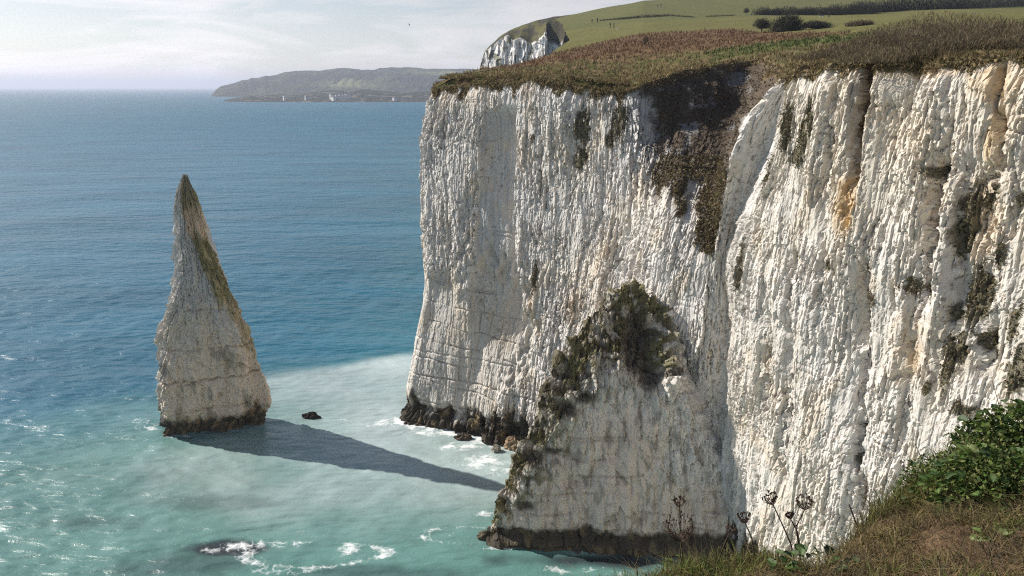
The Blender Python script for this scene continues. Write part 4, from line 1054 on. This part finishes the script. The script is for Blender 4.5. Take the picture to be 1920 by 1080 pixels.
def woodland():
    g = np.random.default_rng(61); parts = []
    for px in np.arange(1422, 1640, 5): 
        p = ground_hit(px + g.normal() * 2, 28 - (px - 1420) * .012); r = 1.8 + 1.2 * g.random()
        parts.append(twig_cloud(p, (r, r, r * (.8 + .5 * g.random()) + (px > 1560) * .8), 240, g, .8, .12, DARKT))
    for px in np.arange(1600, 1990, 6):
        p = ground_hit(px + g.normal() * 2, 24.5 - (px - 1600) * .042); r = 2.6 + 1.6 * g.random() + 1.6 * min(1, (px - 1600) / 120)
        parts.append(twig_cloud(p, (r, r, r * (.9 + .4 * g.random())), 300, g, .9, .14, DARKT * np.array([.85, .9, 1.1])))
    for px in list(np.arange(1128, 1300, 5)) + list(np.arange(1330, 1378, 6)):  # low dark bushes added to draw the shadow line of the hedge bank
        p = ground_hit(px, np.interp(px, [1128, 1200, 1250, 1300, 1380], [40, 33, 31, 34, 31])); r = (1.4 if 1200 < px < 1260 else .8) * (.7 + .5 * g.random())
        parts.append(twig_cloud(p, (r * 1.6, r, r * .7), 90, g, .5, .10, DARKT * 1.2))
    v, f, c = join(parts); o = mk('hedgerow', v, f, M_GRASS, c); tag(o, 'long dark hedge and wood across the far meadow', kind='stuff')
woodland()

# ------------------------------------------------------------------ the bank in the foreground
def on_bank(px, py, off=0.0):
    """pixel -> point on the bank's slope"""
    v = 540 - py; fw = F_PX * CP + v * SP; a = (px - 960) / fw; k = (-F_PX * SP + v * CP) / fw
    d = (-1.98 + off) / (k - .336 * a + .483)
    return np.array([a * d, d, H_CAM + k * d])

EDGE = [(-14, -9), (-8, -2), (-4, 3.6), (-1.5, 6.0), (0.0, 6.9)] + [tuple(on_bank(px, py)[:2]) for px, py in ((1150, 1092), (1240, 1070), (1330, 1050), (1430, 1042), (1500, 1042), (1530, 1022), (1560, 992), (1600, 968), (1640, 938), (1700, 896), (1780, 868), (1850, 840), (1920, 805))] + [(9, 12), (14, 13), (23, 13.5), (32, 20)]
BPOLY = EDGE + [(60, 18), (60, -25), (-14, -25)]
def bank_z(x, y):
    x = np.asarray(x, float); y = np.asarray(y, float)
    z = H_CAM - 1.98 + .336 * np.clip(x, -6, 10) - .483 * np.clip(y, -1, 14)
    return z

def bank():
    xv = np.concatenate([np.arange(-14, -1, .5), np.arange(-1, 9, .06), np.arange(9, 34, .6)]); yv = np.concatenate([np.arange(-12, 2, .5), np.arange(2, 11.5, .06), np.arange(11.5, 22, .5)])
    X, Y = np.meshgrid(xv, yv, indexing='ij')
    ins = inside(X, Y, BPOLY); d = segdist(X, Y, EDGE); sd = np.where(ins, d, -d)
    n = fbm(X / 1.1, Y / 1.1, 901, 4); n2 = fbm(X / .3, Y / .3, 902, 3); n3 = fbm(X / .08, Y / .08, 903, 2)
    Z = bank_z(X, Y) + .16 * n + .06 * n2 + .015 * n3
    Z += .04 * np.exp(-((sd - .7) / .35) ** 2)
    Z -= 1.5 * sstep(.35, -.35, sd) + 3.0 * np.clip(-sd - .1, 0, 2)
    # trodden earth: a bare strip running off to the right
    path = np.exp(-(segdist(X, Y, [(1.6, 3.6), (2.8, 4.6), (3.6, 5.3), (4.3, 5.8), (5.5, 6.2), (9, 6.5)]) / .8) ** 2)
    Z -= .10 * path
    earth = np.array([.135, .085, .052])
    C = mixc(mixc(np.array([.12, .095, .045]), np.array([.07, .085, .025]), sstep(-.1, .4, n)), earth, np.clip(path * 1.2 + .35 * sstep(.0, .4, n2), 0, 1)) * (1 + .22 * n2 + .2 * n3)[..., None]
    keep = sd > -.9
    F = grid_faces(len(xv), len(yv), False); F = F[keep.ravel()[F].all(1)]
    used = np.unique(F); rm = -np.ones(X.size, int); rm[used] = np.arange(len(used))
    o = mk('cliff_top_bank', np.stack([X, Y, Z], -1).reshape(-1, 3)[used], rm[F], M_BANK, C.reshape(-1, 3)[used], smooth=True)
    tag(o, 'sloping bank of bare earth and grass in the foreground', kind='structure')
    return Z
M_BANK = attr_mat('earth', rough=1.0, var=0.4, nscale=16.0, bump=0.8, bdist=0.03, spec=0.1)
bank()

def near_cliff():
    p = np.array(EDGE, float); l = np.concatenate([[0], np.cumsum(np.linalg.norm(np.diff(p, axis=0), axis=1))])
    u = np.arange(0, l[-1], .5); x = np.interp(u, l, p[:, 0]); y = np.interp(u, l, p[:, 1])
    x, y = smooth1(x, 2), smooth1(y, 2); tx, ty = np.gradient(x), np.gradient(y); q = np.hypot(tx, ty); nx, ny = -ty / q, tx / q
    zt = bank_z(x, y) - 1.0; v = np.linspace(0, 1, 60)
    Z = -2.5 + v[None] * (zt[:, None] + 2.5); D = .4 - .15 * (1 - v)[None] + .5 * fbm(u[:, None] / 3 + 0 * Z, Z / 7, 911, 3) + .3 * facets(u[:, None] + 0 * Z, Z, 1.2, 3, 912)
    V = np.stack([x[:, None] - nx[:, None] * .8 + nx[:, None] * D * .6, y[:, None] - ny[:, None] * .8 + ny[:, None] * D * .6, Z], -1)
    o = mk('near_cliff', V, grid_faces(len(u), 60, True), M_CHALK, np.ones(V.shape) * CHALK); tag(o, 'chalk face below the foreground bank', kind='structure')
near_cliff()

def bank_grass():
    g = np.random.default_rng(71); parts = []
    def sow(n, x0, x1, y0, y1, L, W, pal, cond, lean=.45, bias=(0, 0)):
        x = x0 + (x1 - x0) * g.random(n); y = y0 + (y1 - y0) * g.random(n)
        ok = inside(x, y, BPOLY); sd = np.where(ok, 1, -1) * segdist(x, y, EDGE)
        k = (sd > -.28) & cond(x, y, sd); x, y, sd = x[k], y[k], sd[k]; n = len(x)
        z = bank_z(x, y) + .16 * fbm(x / 1.1, y / 1.1, 901, 4) + .06 * fbm(x / .3, y / .3, 902, 3) + .04 * np.exp(-((sd - .7) / .35) ** 2) - 1.5 * sstep(.35, -.35, sd) - .02
        c = pal[g.integers(0, len(pal), n)] * (.6 + .75 * g.random((n, 1)))
        parts.append(blades(np.stack([x, y, z], -1), L * (.4 + .9 * g.random(n)), W * (.6 + .8 * g.random(n)), g.normal(size=(n, 2)) * lean + np.array(bias), c, g, 1.35))
    straw = np.array([[.32, .24, .12], [.24, .17, .088], [.16, .115, .06], [.12, .10, .042]])
    green = np.array([[.10, .135, .028], [.065, .095, .02], [.15, .16, .045], [.18, .155, .055]])
    olive = np.array([[.17, .15, .045], [.11, .11, .034], [.20, .155, .065], [.075, .068, .026]])
    cl = lambda x, y: fbm(x / .45, y / .45, 77, 3)
    # matted dead grass everywhere on the slope
    sow(46000, .2, 7.0, 3.2, 9.5, .12, .006, straw * .62, lambda x, y, s: s > .1, 1.5)
    sow(14000, .2, 7.0, 3.2, 9.5, .14, .007, np.array([[.06, .045, .045], [.09, .065, .06], [.045, .035, .03]]), lambda x, y, s: fbm(x / .6, y / .6, 78, 3) > .12, 1.2)
    sow(26000, .2, 7.0, 3.2, 9.5, .12, .007, olive, lambda x, y, s: cl(x, y) > -.1, .9)
    sow(9000, 2.2, 5.0, 5.2, 8.4, .17, .008, np.vstack([straw, olive]), lambda x, y, s: (s < 1.9) & (cl(x, y) > -.1), .9)
    # tufts on the lip, green below the umbels, olive further right, dark and tall by the bush
    sow(9000, -.6, 2.5, 5.6, 7.4, .19, .008, green, lambda x, y, s: (s < .9) & (cl(x, y) > -.3), .5)
    sow(11000, 2.3, 4.3, 6.4, 8.4, .14, .008, olive, lambda x, y, s: (s < .75) & (cl(x, y) > -.45), .6)
    sow(9000, 3.2, 5.2, 6.4, 8.8, .31, .008, np.vstack([green * .65, green * .8, olive * .8]), lambda x, y, s: (s < 1.0) & (s > -.1), .45)
    sow(7000, 4.4, 7.5, 8.0, 11.5, .26, .009, np.vstack([green * .8, olive]), lambda x, y, s: s < 1.6, .5)
    sow(5000, 2.6, 5.2, 3.4, 5.2, .12, .008, green, lambda x, y, s: cl(x, y) > .0, .7)
    v, f, c = join(parts); o = mk('bank_grass', v, f, M_GRASS, c); tag(o, 'dry and green grass on the foreground bank', kind='stuff')
bank_grass()

# ------------------------------------------------------------------ broad-leaved plants on the bank
def leaf_mesh(name, seed, lobed=True, col=(.075, .15, .028)):
    g = np.random.default_rng(seed); nu, nv = 9, 5
    u = np.linspace(0, 1, nu); v = np.linspace(-1, 1, nv)
    w = np.sin(pi * (u * .93 + .05)) ** .75 * .42 * (1 + (.16 * np.sin(u * 19 + g.random() * 6) if lobed else 0)); w[-1] = .02; w[0] = .03
    U, Vv = np.meshgrid(u, v, indexing='ij')
    x = U; y = Vv * w[:, None]; z = .16 * np.abs(Vv) ** 1.5 * w[:, None] * 2 - .28 * U ** 2 + .05 * np.sin(U * 11 + 3 * Vv + g.random() * 6) * np.abs(Vv)
    Vt = np.stack([x, y, z], -1).reshape(-1, 3)
    C = np.ones((len(Vt), 3)) * np.array(col); C[(np.abs(Vv) < .1).ravel()] = np.array(col) * 1.5 + .03
    me_o = mk(name, Vt, grid_faces(nu, nv), M_BIGLEAF, C, smooth=True)
    me = me_o.data; bpy.data.objects.remove(me_o); return me
LEAVES = [leaf_mesh('leaf', 1, True, (.068, .115, .018)), leaf_mesh('leaf', 2, True, (.05, .092, .015)), leaf_mesh('leaf', 3, False, (.095, .14, .026)), leaf_mesh('leaf', 4, True, (.034, .066, .013)), leaf_mesh('leaf', 5, True, (.15, .18, .055))]

def leafy_plant(name, label, base, rad, n, size, seed, bias=(0, -.5, .5), stems=7, cat='plant', pool=(0, 1, 2, 3, 3, 1, 4), filler=0, fpal=None):
    g = np.random.default_rng(seed); root = empty(name, base); tag(root, label, cat)
    rad = np.asarray(rad, float); V, F, o = [], [], 0
    dirs = rot_rand(n * 3, g); dirs[:, 2] = np.abs(dirs[:, 2]) * 1.0 - .1
    k = (dirs @ np.array(bias)) > -.35; dirs = dirs[k][:n]
    for i in range(stems):
        d = dirs[g.integers(0, len(dirs))] * rad * .75
        v, f = tube([(0, 0, -.1), d * .5 + np.array([0, 0, .1 * rad[2]]), d], .012, .005, 5); V.append(v); F.append(f + o); o += len(v)
    V = np.concatenate(V); mk('stem', V, np.concatenate(F), M_PLAIN, tcol(V, (.10, .09, .04)), parent=root)
    if filler:
        u = rot_rand(filler, g) * g.random((filler, 1)) ** .4; u[:, 2] = np.abs(u[:, 2]) - .05
        c = fpal[g.integers(0, len(fpal), filler)] * (.5 + .9 * g.random((filler, 1)))
        v, f, c = cards(u * rad * .97, max(size * .42, .03) * (.5 + g.random(filler)), c, g, .75, .4)
        t = mk('foliage', v, f, M_LEAF, c, parent=root); t['kind'] = 'stuff'
    for i, d in enumerate(dirs):
        r = (.72 + .33 * g.random()); p = d * rad * r
        s = size * (.55 + .75 * g.random())
        lf = bpy.data.objects.new('leaf', LEAVES[pool[g.integers(0, len(pool))]]); COL.objects.link(lf); lf.parent = root
        az = math.atan2(d[1], d[0]) + g.normal() * .7
        lf.location = p; lf.scale = (s, s * (.8 + .4 * g.random()), s)
        lf.rotation_euler = (g.normal() * .45, -.5 + .9 * g.random() - .5 * max(0, d[2]), az)
    return root
IVY = np.array([[.055, .10, .02], [.09, .13, .028], [.035, .055, .016], [.13, .15, .045], [.16, .17, .06]])
# ------------------------------------------------------------------ plants placed where the photo shows them
leafy_plant('wild_cabbage', 'big glossy green leafy plant at the right edge of the bank', on_bank(1872, 935), (.60, .52, .50), 210, .088, 81, filler=4200, fpal=IVY)
leafy_plant('wild_cabbage', 'tangle of leafy stems behind the glossy plant, highest at the frame edge', on_bank(1925, 860), (.80, .6, .62), 150, .10, 82, filler=6500, fpal=IVY, pool=(1, 3, 3, 0))
leafy_plant('bramble_bush', 'small dark leafed bramble between tall grass and the glossy plant', on_bank(1775, 935, .0), (.48, .42, .50), 90, .05, 83, filler=2600, fpal=IVY, cat='bramble', pool=(3, 1, 2, 4))
leafy_plant('dock_plant', 'low green dock leaves at the bottom of the picture below the umbels', on_bank(1530, 1082), (.40, .3, .16), 60, .08, 84, cat='plant', pool=(0, 1, 1, 3), stems=3)
leafy_plant('seedling', 'pale little leafy weed on the bare earth at lower right', on_bank(1860, 1010), (.10, .10, .08), 12, .07, 85, cat='weed', pool=(4, 4, 2), stems=2)
leafy_plant('seedling', 'yellow green weed in the left corner of the bank grass', on_bank(1285, 1075), (.22, .22, .14), 26, .07, 86, cat='weed', pool=(4, 2, 0), stems=2)

def umbel(label, head, base, d, r, seed, rays=17):
    """dried umbel: thin stem, rays curling up into a nest"""
    g = np.random.default_rng(seed); b = on_bank(*base); h = at(head[0], head[1], b[1] - .05)
    root = empty('dried_umbel', b); tag(root, label, 'dried flower', 'dried umbels on the cliff edge')
    hv = h - b; side = np.array([.02, .0, 0]) * g.normal()
    v, f = tube([np.array([0, 0, -.15]), hv * .35 + side, hv * .7 + side * 1.5, hv], .0075, .005, 5); mk('stem', v, f, M_PLAIN, tcol(v, (.075, .055, .04)), parent=root)
    V, F, o = [], [], 0
    ax = hv / np.linalg.norm(hv)
    for k in range(rays):
        a = k / rays * 2 * pi + g.normal() * .15; rr = r * (.75 + .4 * g.random())
        out = np.array([cos(a), sin(a), 0]); out = out - ax * (out @ ax); out /= np.linalg.norm(out)
        pts = [hv, hv + ax * rr * .35 + out * rr * .55, hv + ax * rr * .9 + out * rr * .95, hv + ax * rr * 1.5 + out * rr * .95]
        v, f = tube(pts, .0028, .0022, 4); V.append(v); F.append(f + o); o += len(v)
        for q in range(3):
            c = pts[3] + g.normal(size=3) * r * .13
            v, f = tube([c - ax * .006, c, c + ax * .007], .006, .004, 4); V.append(v); F.append(f + o); o += len(v)
    V = np.concatenate(V); mk('flower_head', V, np.concatenate(F), M_PLAIN, tcol(V, (.10, .068, .05)), parent=root)
umbel('dried umbel on a slanting stem, left of the upright one', (1449, 945), (1500, 1060), 7, .055, 91)
umbel('dried umbel with the largest nest on a straight upright stem', (1509, 955), (1509, 1063), 7, .062, 92)
umbel('small dried umbel between the slanting and the upright one', (1482, 972), (1503, 1060), 7, .03, 93)
umbel('dark dried umbel leaning left above the grass lip', (1397, 980), (1416, 1070), 7, .05, 94)
umbel('dried umbel low against the white cliff foot, leaning right', (1367, 1000), (1338, 1078), 7, .04, 95)
umbel('large bushy dried umbel at the left end of the bank', (1278, 1014), (1286, 1090), 6.6, .13, 96, 34)
umbel('tall thin dried umbel above the large bushy one', (1274, 950), (1284, 1088), 6.6, .05, 97)
umbel('thin dried stalk at the far left of the bank, in front of the water', (1199, 1040), (1200, 1100), 6.6, .02, 98, 8)

def stalk(label, pts, off, r, col, name='dead_twig'):
    b = on_bank(*pts[0]); P = [at(x, y, b[1] + o) - b for (x, y), o in zip(pts, off)]
    v, f = tube(P, r, r * .5, 5); o = mk(name, v, f, M_PLAIN, tcol(v, col)); o.location = b; tag(o, label, 'twig', 'dead twigs on the bank')
stalk('dark broken stub of stem standing on the brown tuft', [(1612, 1004), (1602, 972), (1592, 946)], [0, 0, 0], .010, (.07, .035, .02))
stalk('pale dead stem lying across the bank near the dock leaves', [(1562, 1058), (1590, 1048), (1612, 1047)], [0, 0, 0], .007, (.32, .26, .19))
stalk('pale curved stem at the bottom edge of the bare earth', [(1742, 1084), (1734, 1066), (1727, 1052)], [0, 0, 0], .007, (.40, .33, .24))
stalk('upright pale stem among the dry grass left of the bare earth', [(1624, 1050), (1625, 1030), (1624, 1016)], [0, 0, 0], .004, (.30, .25, .18))
stalk('long thin dark twig slanting over the bare earth', [(1855, 1062), (1848, 1035), (1834, 1010)], [0, 0, 0], .004, (.09, .06, .04))
stalk('bare twig rising above the bramble against the white cliff', [(1742, 905), (1728, 860), (1716, 832)], [0, 0, 0], .006, (.06, .045, .03))
stalk('thin bare twig beside the bramble, bent towards the cliff', [(1700, 905), (1704, 868), (1708, 845)], [0, 0, 0], .004, (.06, .045, .03))
stalk('bare twig above the glossy plant at the right edge', [(1885, 800), (1872, 755), (1860, 712)], [0, 0, 0], .006, (.06, .045, .03))
stalk('pale bare twig arching left over the leafy tangle', [(1900, 830), (1850, 818), (1800, 832)], [0, 0, 0], .005, (.20, .16, .11))

# ------------------------------------------------------------------ small things: rocks, houses, boats, walkers, gull
def boulder(name, label, c, r, seed, col, cat='rock', group=None):
    g = np.random.default_rng(seed); nu, nv = 26, 18
    th = np.linspace(0, 2 * pi, nu, endpoint=False); ph = np.linspace(-pi / 2, pi / 2, nv)
    T, P = np.meshgrid(th, ph, indexing='ij')
    n = 1 + .35 * fbm(np.cos(T) * 1.5 + 3 + seed, np.sin(T) * 1.5 + P * 1.3, seed, 3) + .18 * facets(T * 1.2, P * 1.5, .6, .6, seed) * np.cos(P)
    V = np.stack([r[0] * n * np.cos(P) * np.cos(T), r[1] * n * np.cos(P) * np.sin(T), r[2] * n * np.sin(P)], -1)
    V = np.concatenate([V, V[:1]], 0)
    C = np.ones(V.shape) * np.array(col) * (1 + .5 * fbm(V[..., 0] * 2, V[..., 2] * 2, seed + 5, 3))[..., None]
    o = mk(name, V, grid_faces(nu + 1, nv), M_CHALK, C); o.location = c; tag(o, label, cat, group)
p = sea_at(583, 783); boulder('sea_rock', 'flat black rock awash between the stack and the headland', (p[0], p[1], .05), (.95, .45, .55), 201, (.035, .03, .026))
for i, (px, py, r, col, lab) in enumerate(((965, 838, 1.0, (.30, .22, .14), 'brown boulder at the foot of the headland beside the promontory'), (930, 846, .45, (.30, .27, .22), 'small pale boulder in the foam before the headland'),
                                         (948, 812, .8, (.38, .27, .15), 'tan boulder lodged above the brown one at the headland foot'), (915, 828, .7, (.08, .065, .05), 'dark wet boulder at the headland foot'))):
    p = sea_at(px, py); boulder('boulder', lab, (p[0], p[1], .2 + (1.3 if i == 2 else 0)), (r, r, r * .9), 210 + i, col, 'boulder', 'boulders at the headland foot')

def house(label, px, py, d, w, dp, h, wall=(.75, .74, .70), roof=(.10, .08, .08), n=2):
    b = at(px, py, d); root = empty('house', b, radians(-50)); tag(root, label, 'house', 'pale houses on the far shore')
    x, y = w / 2, dp / 2; z0 = -6.0
    V = [(-x, -y, z0), (x, -y, z0), (x, y, z0), (-x, y, z0), (-x, -y, h), (x, -y, h), (x, y, h), (-x, y, h)]
    F = [(0, 1, 5, 4), (1, 2, 6, 5), (2, 3, 7, 6), (3, 0, 4, 7), (4, 5, 6, 7)]
    mk('wall', V, F, M_PLAIN, tcol(np.array(V), wall), parent=root)
    e = .4; rh = h + w * .32
    V = [(-x - e, -y - e, h + .02), (x + e, -y - e, h + .02), (x + e, y + e, h + .02), (-x - e, y + e, h + .02), (-x - e, 0, rh), (x + e, 0, rh)]
    F = [(0, 1, 5, 4), (2, 3, 4, 5), (1, 2, 5, 5), (3, 0, 4, 4)]
    V = np.array(V); F4 = [(0, 1, 5, 4), (2, 3, 4, 5)]
    mk('roof', V, F4, M_PLAIN, tcol(V, roof), parent=root)
    for fl in range(max(1, int(h / 3.2))):
        for k in range(n):
            cx = -x + w * (k + .5) / n; cz = 1.6 + fl * 3.0
            Vw = np.array([(cx - .6, -y - .06, cz - .7), (cx + .6, -y - .06, cz - .7), (cx + .6, -y - .06, cz + .7), (cx - .6, -y - .06, cz + .7), (cx - .6, -y + .05, cz - .7), (cx + .6, -y + .05, cz - .7), (cx + .6, -y + .05, cz + .7), (cx - .6, -y + .05, cz + .7)])
            mk('window', Vw, [(0, 1, 2, 3), (1, 5, 6, 2), (4, 0, 3, 7), (3, 2, 6, 7), (4, 5, 1, 0)], M_PLAIN, tcol(Vw, (.06, .07, .09)), parent=root)
house('lone white house at the seaward end of the low shore', 533, 184, 1930, 5, 5, 6)
house('tall white house left of the bright terrace on the far shore', 621, 184, 1935, 6, 6, 9)
house('squat white house low beside the tall one on the far shore', 626, 187, 1912, 10, 8, 6)
for i, px in enumerate((631, 637, 643, 649, 653.5)):
    house(['leftmost white house of the bright terrace on the far shore', 'second white house of the far terrace counted from the left', 'middle white house of the far terrace', 'fourth white house of the far terrace counted from the left', 'rightmost white house of the far terrace'][i], px, 183.0 - .3 * i, 1940, 5, 5, 6 + 1.2 * (i % 2))
house('small grey house between the lone house and the terrace', 575, 184, 1930, 8, 8, 5, (.42, .42, .42))
house('small pale house near the water right of the terrace', 740, 187, 1912, 8, 8, 5, (.62, .62, .6))
house('white house high on the distant hillside by the cliff edge', 839, 146, 3240, 10, 8, 9)
house('pale house on the distant hillside, left of a close pair', 772, 152.5, 3250, 11, 10, 6, (.6, .6, .6))
house('pale house on the distant hillside, left one of a close pair', 783, 153, 3250, 10, 10, 6, (.62, .6, .58))
house('pale house on the distant hillside, right one of a close pair', 790, 153, 3250, 9, 10, 5, (.6, .6, .6))

def boat(label, px, py, L):
    b = sea_at(px, py); root = empty('sailing_boat', (b[0], b[1], 0)); tag(root, label, 'boat', 'moored white boats')
    st = np.linspace(-.5, .5, 11); V, F = [], []
    for s_ in st:
        w = .16 * (1 - (2 * abs(s_ - .05)) ** 2.2) * L + .02; sh = (.10 + .05 * s_) * L
        V += [(s_ * L, -w, sh), (s_ * L, -w * .7, -.04 * L), (s_ * L, w * .7, -.04 * L), (s_ * L, w, sh)]
    V = np.array(V); F = grid_faces(11, 4); F = np.concatenate([F, np.array([(i * 4, i * 4 + 3, i * 4 + 7, i * 4 + 4) for i in range(10)])])
    mk('hull', V, F, M_PLAIN, tcol(V, (.8, .8, .78)), parent=root)
    v, f = tube([(0, 0, 0), (0, 0, L * .9)], .10, .06, 6); mk('mast', v, f, M_PLAIN, tcol(v, (.7, .7, .7)), parent=root)
    V = np.array([(-.25, -.07, .1), (.12, -.08, .1), (.12, .08, .1), (-.25, .07, .1), (-.2, -.05, .24), (.05, -.05, .24), (.05, .05, .24), (-.2, .05, .24)]) * L
    mk('cabin', V, [(0, 1, 5, 4), (1, 2, 6, 5), (2, 3, 7, 6), (3, 0, 4, 7), (4, 5, 6, 7)], M_PLAIN, tcol(V, (.82, .82, .8)), parent=root)
boat('white boat moored off the far shore, the left one of two', 670, 192, 7.0)
boat('white boat moored off the far shore, the right one of two', 677, 192, 8.0)

def zramp_mat(name, stops):
    m, nt, b, out = new_mat(name); L = nt.links.new
    tc = nd(nt, 'ShaderNodeTexCoord'); sp = nd(nt, 'ShaderNodeSeparateXYZ'); L(tc.outputs['Object'], sp.inputs[0])
    mr = nd(nt, 'ShaderNodeMath', {1: .5}, operation='MULTIPLY'); L(sp.outputs['Z'], mr.inputs[0])
    r = nd(nt, 'ShaderNodeValToRGB'); r.color_ramp.interpolation = 'CONSTANT'
    while len(r.color_ramp.elements) < len(stops): r.color_ramp.elements.new(.5)
    for e, (p, c) in zip(r.color_ramp.elements, stops): e.position = p / 2.0; e.color = (*c, 1)
    L(mr.outputs[0], r.inputs['Fac']); L(r.outputs['Color'], b.inputs['Base Color']); b.inputs['Roughness'].default_value = .9
    return m

def skin_body(name, joints, edges, radii, mat):
    me = bpy.data.meshes.new(name); me.from_pydata(joints, edges, []); o = bpy.data.objects.new(name, me); COL.objects.link(o)
    md = o.modifiers.new('skin', 'SKIN'); sv = me.skin_vertices
    layer = sv[0] if len(sv) else None
    if layer is None:
        bpy.context.view_layer.objects.active = o; bpy.ops.mesh.customdata_skin_add(); layer = me.skin_vertices[0]
    for k, r in enumerate(radii): layer.data[k].radius = (r, r)
    layer.data[0].use_root = True
    ss = o.modifiers.new('sub', 'SUBSURF'); ss.levels = ss.render_levels = 1
    me.materials.append(mat); return o

def person(label, px, py, coat, legs, stride=.18, turn=0.0, hgt=1.0, group='walkers on the downs'):
    p = ground_hit(px, py)
    J = [(0, 0, .95), (0, 0, 1.2), (0, 0, 1.42), (0, 0, 1.52), (0, .02, 1.60), (0, .02, 1.72),
         (-.09, 0, .88), (-.10, -stride * .5, .48), (-.10, -stride, .07), (-.10, -stride - .14, .04), (.09, 0, .88), (.10, stride * .6, .48), (.10, stride, .07), (.10, stride - .12, .04),
         (-.19, 0, 1.38), (-.24, .08, 1.12), (-.23, -.06, .90), (-.22, -.10, .80), (.19, 0, 1.38), (.24, -.04, 1.12), (.23, -.16, .92), (.22, -.20, .83)]
    E = [(0, 1), (1, 2), (2, 3), (3, 4), (4, 5), (0, 6), (6, 7), (7, 8), (8, 9), (0, 10), (10, 11), (11, 12), (12, 13), (2, 14), (14, 15), (15, 16), (16, 17), (2, 18), (18, 19), (19, 20), (20, 21)]
    Rr = [.15, .15, .15, .06, .09, .085, .10, .075, .05, .04, .10, .075, .05, .04, .07, .05, .04, .04, .07, .05, .04, .04]
    m = zramp_mat('clothes', [(0, (.03, .025, .02)), (.10, legs), (.88, coat), (1.50, (.42, .27, .20)), (1.66, (.05, .035, .025))])
    o = skin_body('person', J, E, Rr, m); o.location = p; o.rotation_euler = (0, 0, turn); o.scale = (hgt,) * 3; tag(o, label, 'person', group)
DK = (.025, .025, .03)
person('walker in dark clothes left of another, by the hedge bank', 1110, 44, DK, (.03, .03, .035), turn=.6)
person('taller walker in dark clothes beside another at the hedge bank', 1120, 43, (.02, .025, .03), DK, turn=.4, hgt=1.1)
person('left one of two dark walkers lower on the meadow', 1144, 53, DK, DK, turn=1.1)
person('right one of two dark walkers lower on the meadow', 1151, 52, (.04, .03, .03), DK, turn=1.3)
person('left one of two walkers high on the hill under the skyline', 1233, 15, (.05, .04, .04), DK, turn=.9)
person('right one of two walkers high on the hill under the skyline', 1239, 14, DK, DK, turn=.8)
person('walker in black standing on the meadow before the dark hedge', 1554, 34, (.012, .012, .014), (.015, .015, .02), stride=.08, turn=.3, hgt=1.05)

def dog(label, px, py, col_top, col_low, s=1.0, turn=0.0):
    p = ground_hit(px, py)
    J = [(0, 0, .52), (-.38, 0, .54), (.36, 0, .55), (.52, 0, .70), (.62, 0, .74), (.80, 0, .70), (-.55, 0, .62), (-.72, 0, .74),
         (.32, -.10, .36), (.33, -.10, .18), (.34, -.10, .03), (.32, .10, .36), (.34, .10, .18), (.32, .10, .03),
         (-.36, -.10, .40), (-.46, -.10, .20), (-.40, -.10, .03), (-.36, .10, .40), (-.44, .10, .20), (-.38, .10, .03)]
    E = [(0, 1), (0, 2), (2, 3), (3, 4), (4, 5), (1, 6), (6, 7), (2, 8), (8, 9), (9, 10), (2, 11), (11, 12), (12, 13), (1, 14), (14, 15), (15, 16), (1, 17), (17, 18), (18, 19)]
    Rr = [.15, .14, .17, .11, .11, .05, .04, .025, .07, .04, .035, .07, .04, .035, .08, .04, .035, .08, .04, .035]
    o = skin_body('dog', J, E, Rr, zramp_mat('coat', [(0, col_low), (.50, col_top)])); o.location = p; o.rotation_euler = (0, 0, turn); o.scale = (s,) * 3
    tag(o, label, 'dog')
dog('black and white dog on the meadow beside the walker in black', 1540, 34, (.015, .015, .015), (.6, .6, .58), 1.25, 2.6)
dog('tiny white dog below the two walkers lower on the meadow', 1158, 56, (.75, .74, .68), (.75, .74, .68), .8, 1.0)

def gull():
    b = at(767, 46, 150); root = empty('gull', b, .5); tag(root, 'dark seagull gliding alone in the sky', 'bird')
    root.rotation_euler = (.2, radians(62), .3)
    th = np.linspace(-.5, .5, 13); V = []
    for s_ in th:
        r = .075 * max(.12, 1 - (2 * abs(s_)) ** 2) 
        V += [(s_ * .55, r * cos(a), r * sin(a)) for a in np.linspace(0, 2 * pi, 8, endpoint=False)]
    F = [(i * 8 + j, i * 8 + (j + 1) % 8, i * 8 + 8 + (j + 1) % 8, i * 8 + 8 + j) for i in range(12) for j in range(8)]
    V = np.array(V); mk('body', V, F, M_PLAIN, tcol(V, (.55, .55, .55)), parent=root)
    for sg in (-1, 1):
        sp_ = np.linspace(0, 1, 9); A_, B_ = [], []
        for t in sp_:
            y = sg * (.05 + .62 * t); x = .05 + .10 * sin(t * 2.2) - .18 * t * t; z = .14 * sin(t * 2.6); c = .16 * (1 - t * .85)
            A_.append((x + c * .5, y, z)); B_.append((x - c * .5, y, z - .01))
        top = np.array(A_ + B_); low = top - np.array([0, 0, .014]); V = np.concatenate([top, low])
        F = [(i, i + 1, i + 10, i + 9) for i in range(8)] + [(i + 18, i + 27, i + 28, i + 19) for i in range(8)] + [(i, i + 18, i + 19, i + 1) for i in range(8)] + [(i + 9, i + 10, i + 28, i + 27) for i in range(8)]
        mk('wing', V, F, M_PLAIN, tcol(V, (.16, .16, .17)), parent=root)
gull()

for px, py, r, lab in ((868, 826, .55, 'wet brown boulder in the wash halfway along the headland foot'), (912, 1014, .55, 'dark boulder on the seaward ledge of the low promontory')):
    p = sea_at(px, py); boulder('boulder', lab, (p[0], p[1] + .5, .1), (r * 1.5, r, r * .7), int(px), (.10, .08, .055), 'boulder', 'boulders at the foot of the cliffs')
